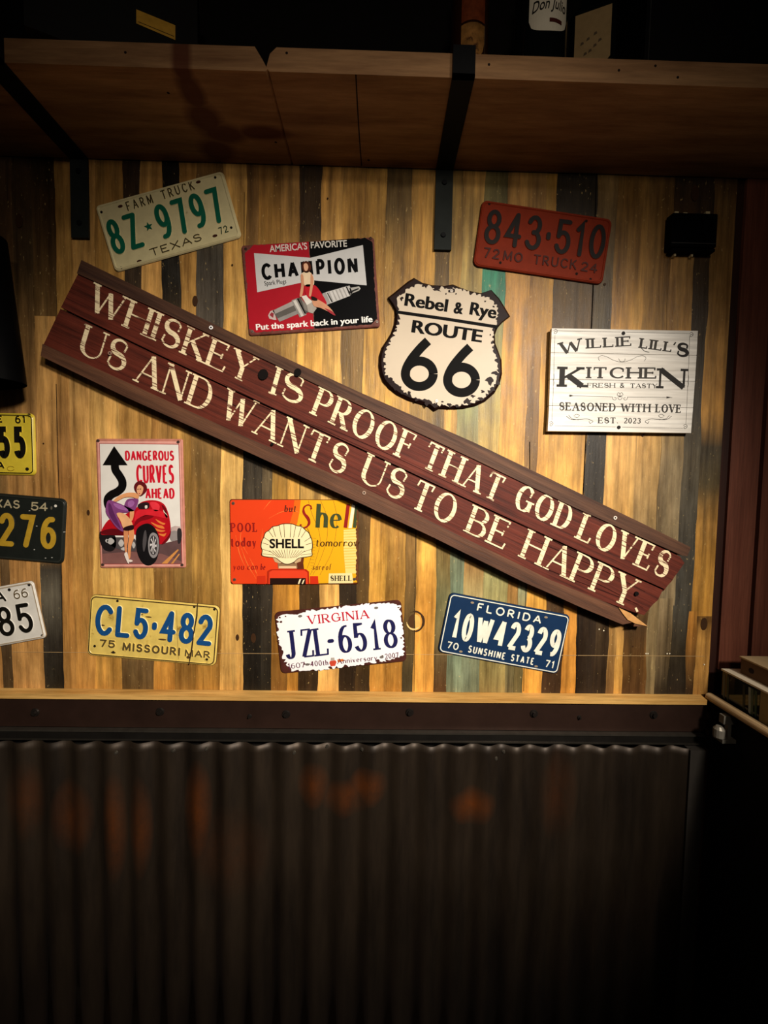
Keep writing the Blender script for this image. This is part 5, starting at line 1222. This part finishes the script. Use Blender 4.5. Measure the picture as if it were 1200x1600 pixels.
for x0, y0, x1, y1 in ((352, 440, 400, 455), (365, 398, 410, 428), (400, 345, 435, 395), (432, 318, 455, 392), (482, 305, 500, 398), (520, 295, 525, 398), (575, 295, 568, 398), (612, 305, 595, 398), (655, 318, 632, 395), (690, 345, 655, 398), (728, 398, 680, 430), (742, 440, 690, 455)): m.ribbon(sg.P([(x0, y0), (x1, y1)]), .0011, 0, t + 10 * e, LN)
for k in range(-6, 7):
    m.ribbon(sg.P([(545 + k * 23, 490 + abs(k) * 2), (545 + k * 11, 555 + (6 - abs(k)) * 1)]), .0009, 0, t + 10 * e, LN)
for s in (-1, 1): m.ribbon(sg.P([(545 + s * 190, 490), (545 + s * 120, 512)]), .0009, 0, t + 10 * e, LN); m.ribbon(sg.P([(545 + s * 195, 525), (545 + s * 105, 535)]), .0009, 0, t + 10 * e, LN)
m.build('shell_picture', sg.root)
m = MB(); font_text(m, 'SHELL', sg, (408, 482), (676, 482), 74, mat('0c0a08', .4), t + 11 * e, .03); m.build('shell_lettering', sg.root)
m = MB(); MR = mat('8a1c18', .4); DG = mat('3c4428', .4); kw = dict(serif=True, thin=.3)
m.ribbon(sg.P(smooth([(736, 178), (728, 152), (700, 146), (674, 168), (676, 208), (706, 248), (716, 285), (696, 316), (662, 322), (645, 300)], n=5)), [.0012, .0026, .0032, .0040, .0058, .0070, .0058, .0040, .0026, .0014], 0, t + 6 * e, MR); m.disc(sg.L(732, 172), .0022, 0, t + 6 * e, MR); m.disc(sg.L(650, 302), .0024, 0, t + 6 * e, MR); stroke_text(m, 'h', sg, (765, 326), (860, 326), 195, .17, DG, 0, t + 6 * e, slant=.06, **kw); stroke_text(m, 'e', sg, (875, 326), (968, 326), 190, .15, DG, 0, t + 6 * e, slant=.05, **kw); stroke_text(m, 'l', sg, (984, 326), (1012, 326), 192, .14, MR, 0, t + 6 * e, slant=.13, **kw); stroke_text(m, 'l', sg, (1055, 326), (1084, 326), 192, .13, DG, 0, t + 6 * e, slant=.1, **kw)
m.poly(sg.P([(1022, 326), (1048, 326), (1075, 150), (1050, 135)]), t + 6 * e, mat('e8dcc0', .4))
m.build('headline_lettering', sg.root)
m = MB(); kw = dict(serif=True, thin=.4)
stroke_text(m, 'POOL', sg, (104, 354), (312, 354), 70, .17, MR, 0, t + 6 * e, gap=.2, **kw); stroke_text(m, 'today', sg, (104, 468), (305, 468), 72, .16, MR, 0, t + 6 * e, gap=.16, **kw); stroke_text(m, 'but', sg, (522, 198), (612, 198), 54, .16, mat('5c2418', .4), 0, t + 6 * e, slant=.15, **kw)
stroke_text(m, 'tomorrow', sg, (765, 468), (1110, 468), 60, .15, mat('4a3014', .4), 0, t + 6 * e, slant=.12, gap=.12, **kw)
stroke_text(m, 'you', sg, (122, 650), (206, 650), 50, .12, MR, 0, t + 6 * e, slant=.15, **kw); stroke_text(m, 'can', sg, (232, 650), (312, 650), 50, .12, MR, 0, t + 6 * e, slant=.15, **kw); stroke_text(m, 'be', sg, (335, 650), (372, 650), 48, .12, MR, 0, t + 6 * e, slant=.15, gap=.1, **kw)
stroke_text(m, 'sure', sg, (742, 652), (832, 652), 48, .12, mat('7c4c18', .4), 0, t + 6 * e, slant=.15, **kw); stroke_text(m, 'of', sg, (845, 652), (885, 652), 48, .12, mat('7c4c18', .4), 0, t + 6 * e, slant=.15, **kw)
stroke_text(m, 'SHELL', sg, (882, 738), (1048, 738), 42, .2, mat('1c1410', .4), 0, t + 6 * e, gap=.16, serif=True, thin=.3)
m.build('small_lettering', sg.root)
m = MB(); rnd = random.Random(3)
m.poly(sg.P([(1098, 180)] + [(1092 - rnd.random() * 14, 185 + k * 15) for k in range(38)] + [(1098, 760)]), t + 7 * e, mat('5c3418', .6, 0, .4, 80)); m.build('rust_edge', sg.root)
screws(sg, ((122, 132), (1068, 135), (132, 728), (1068, 725)), .0032, '8a7a6c')
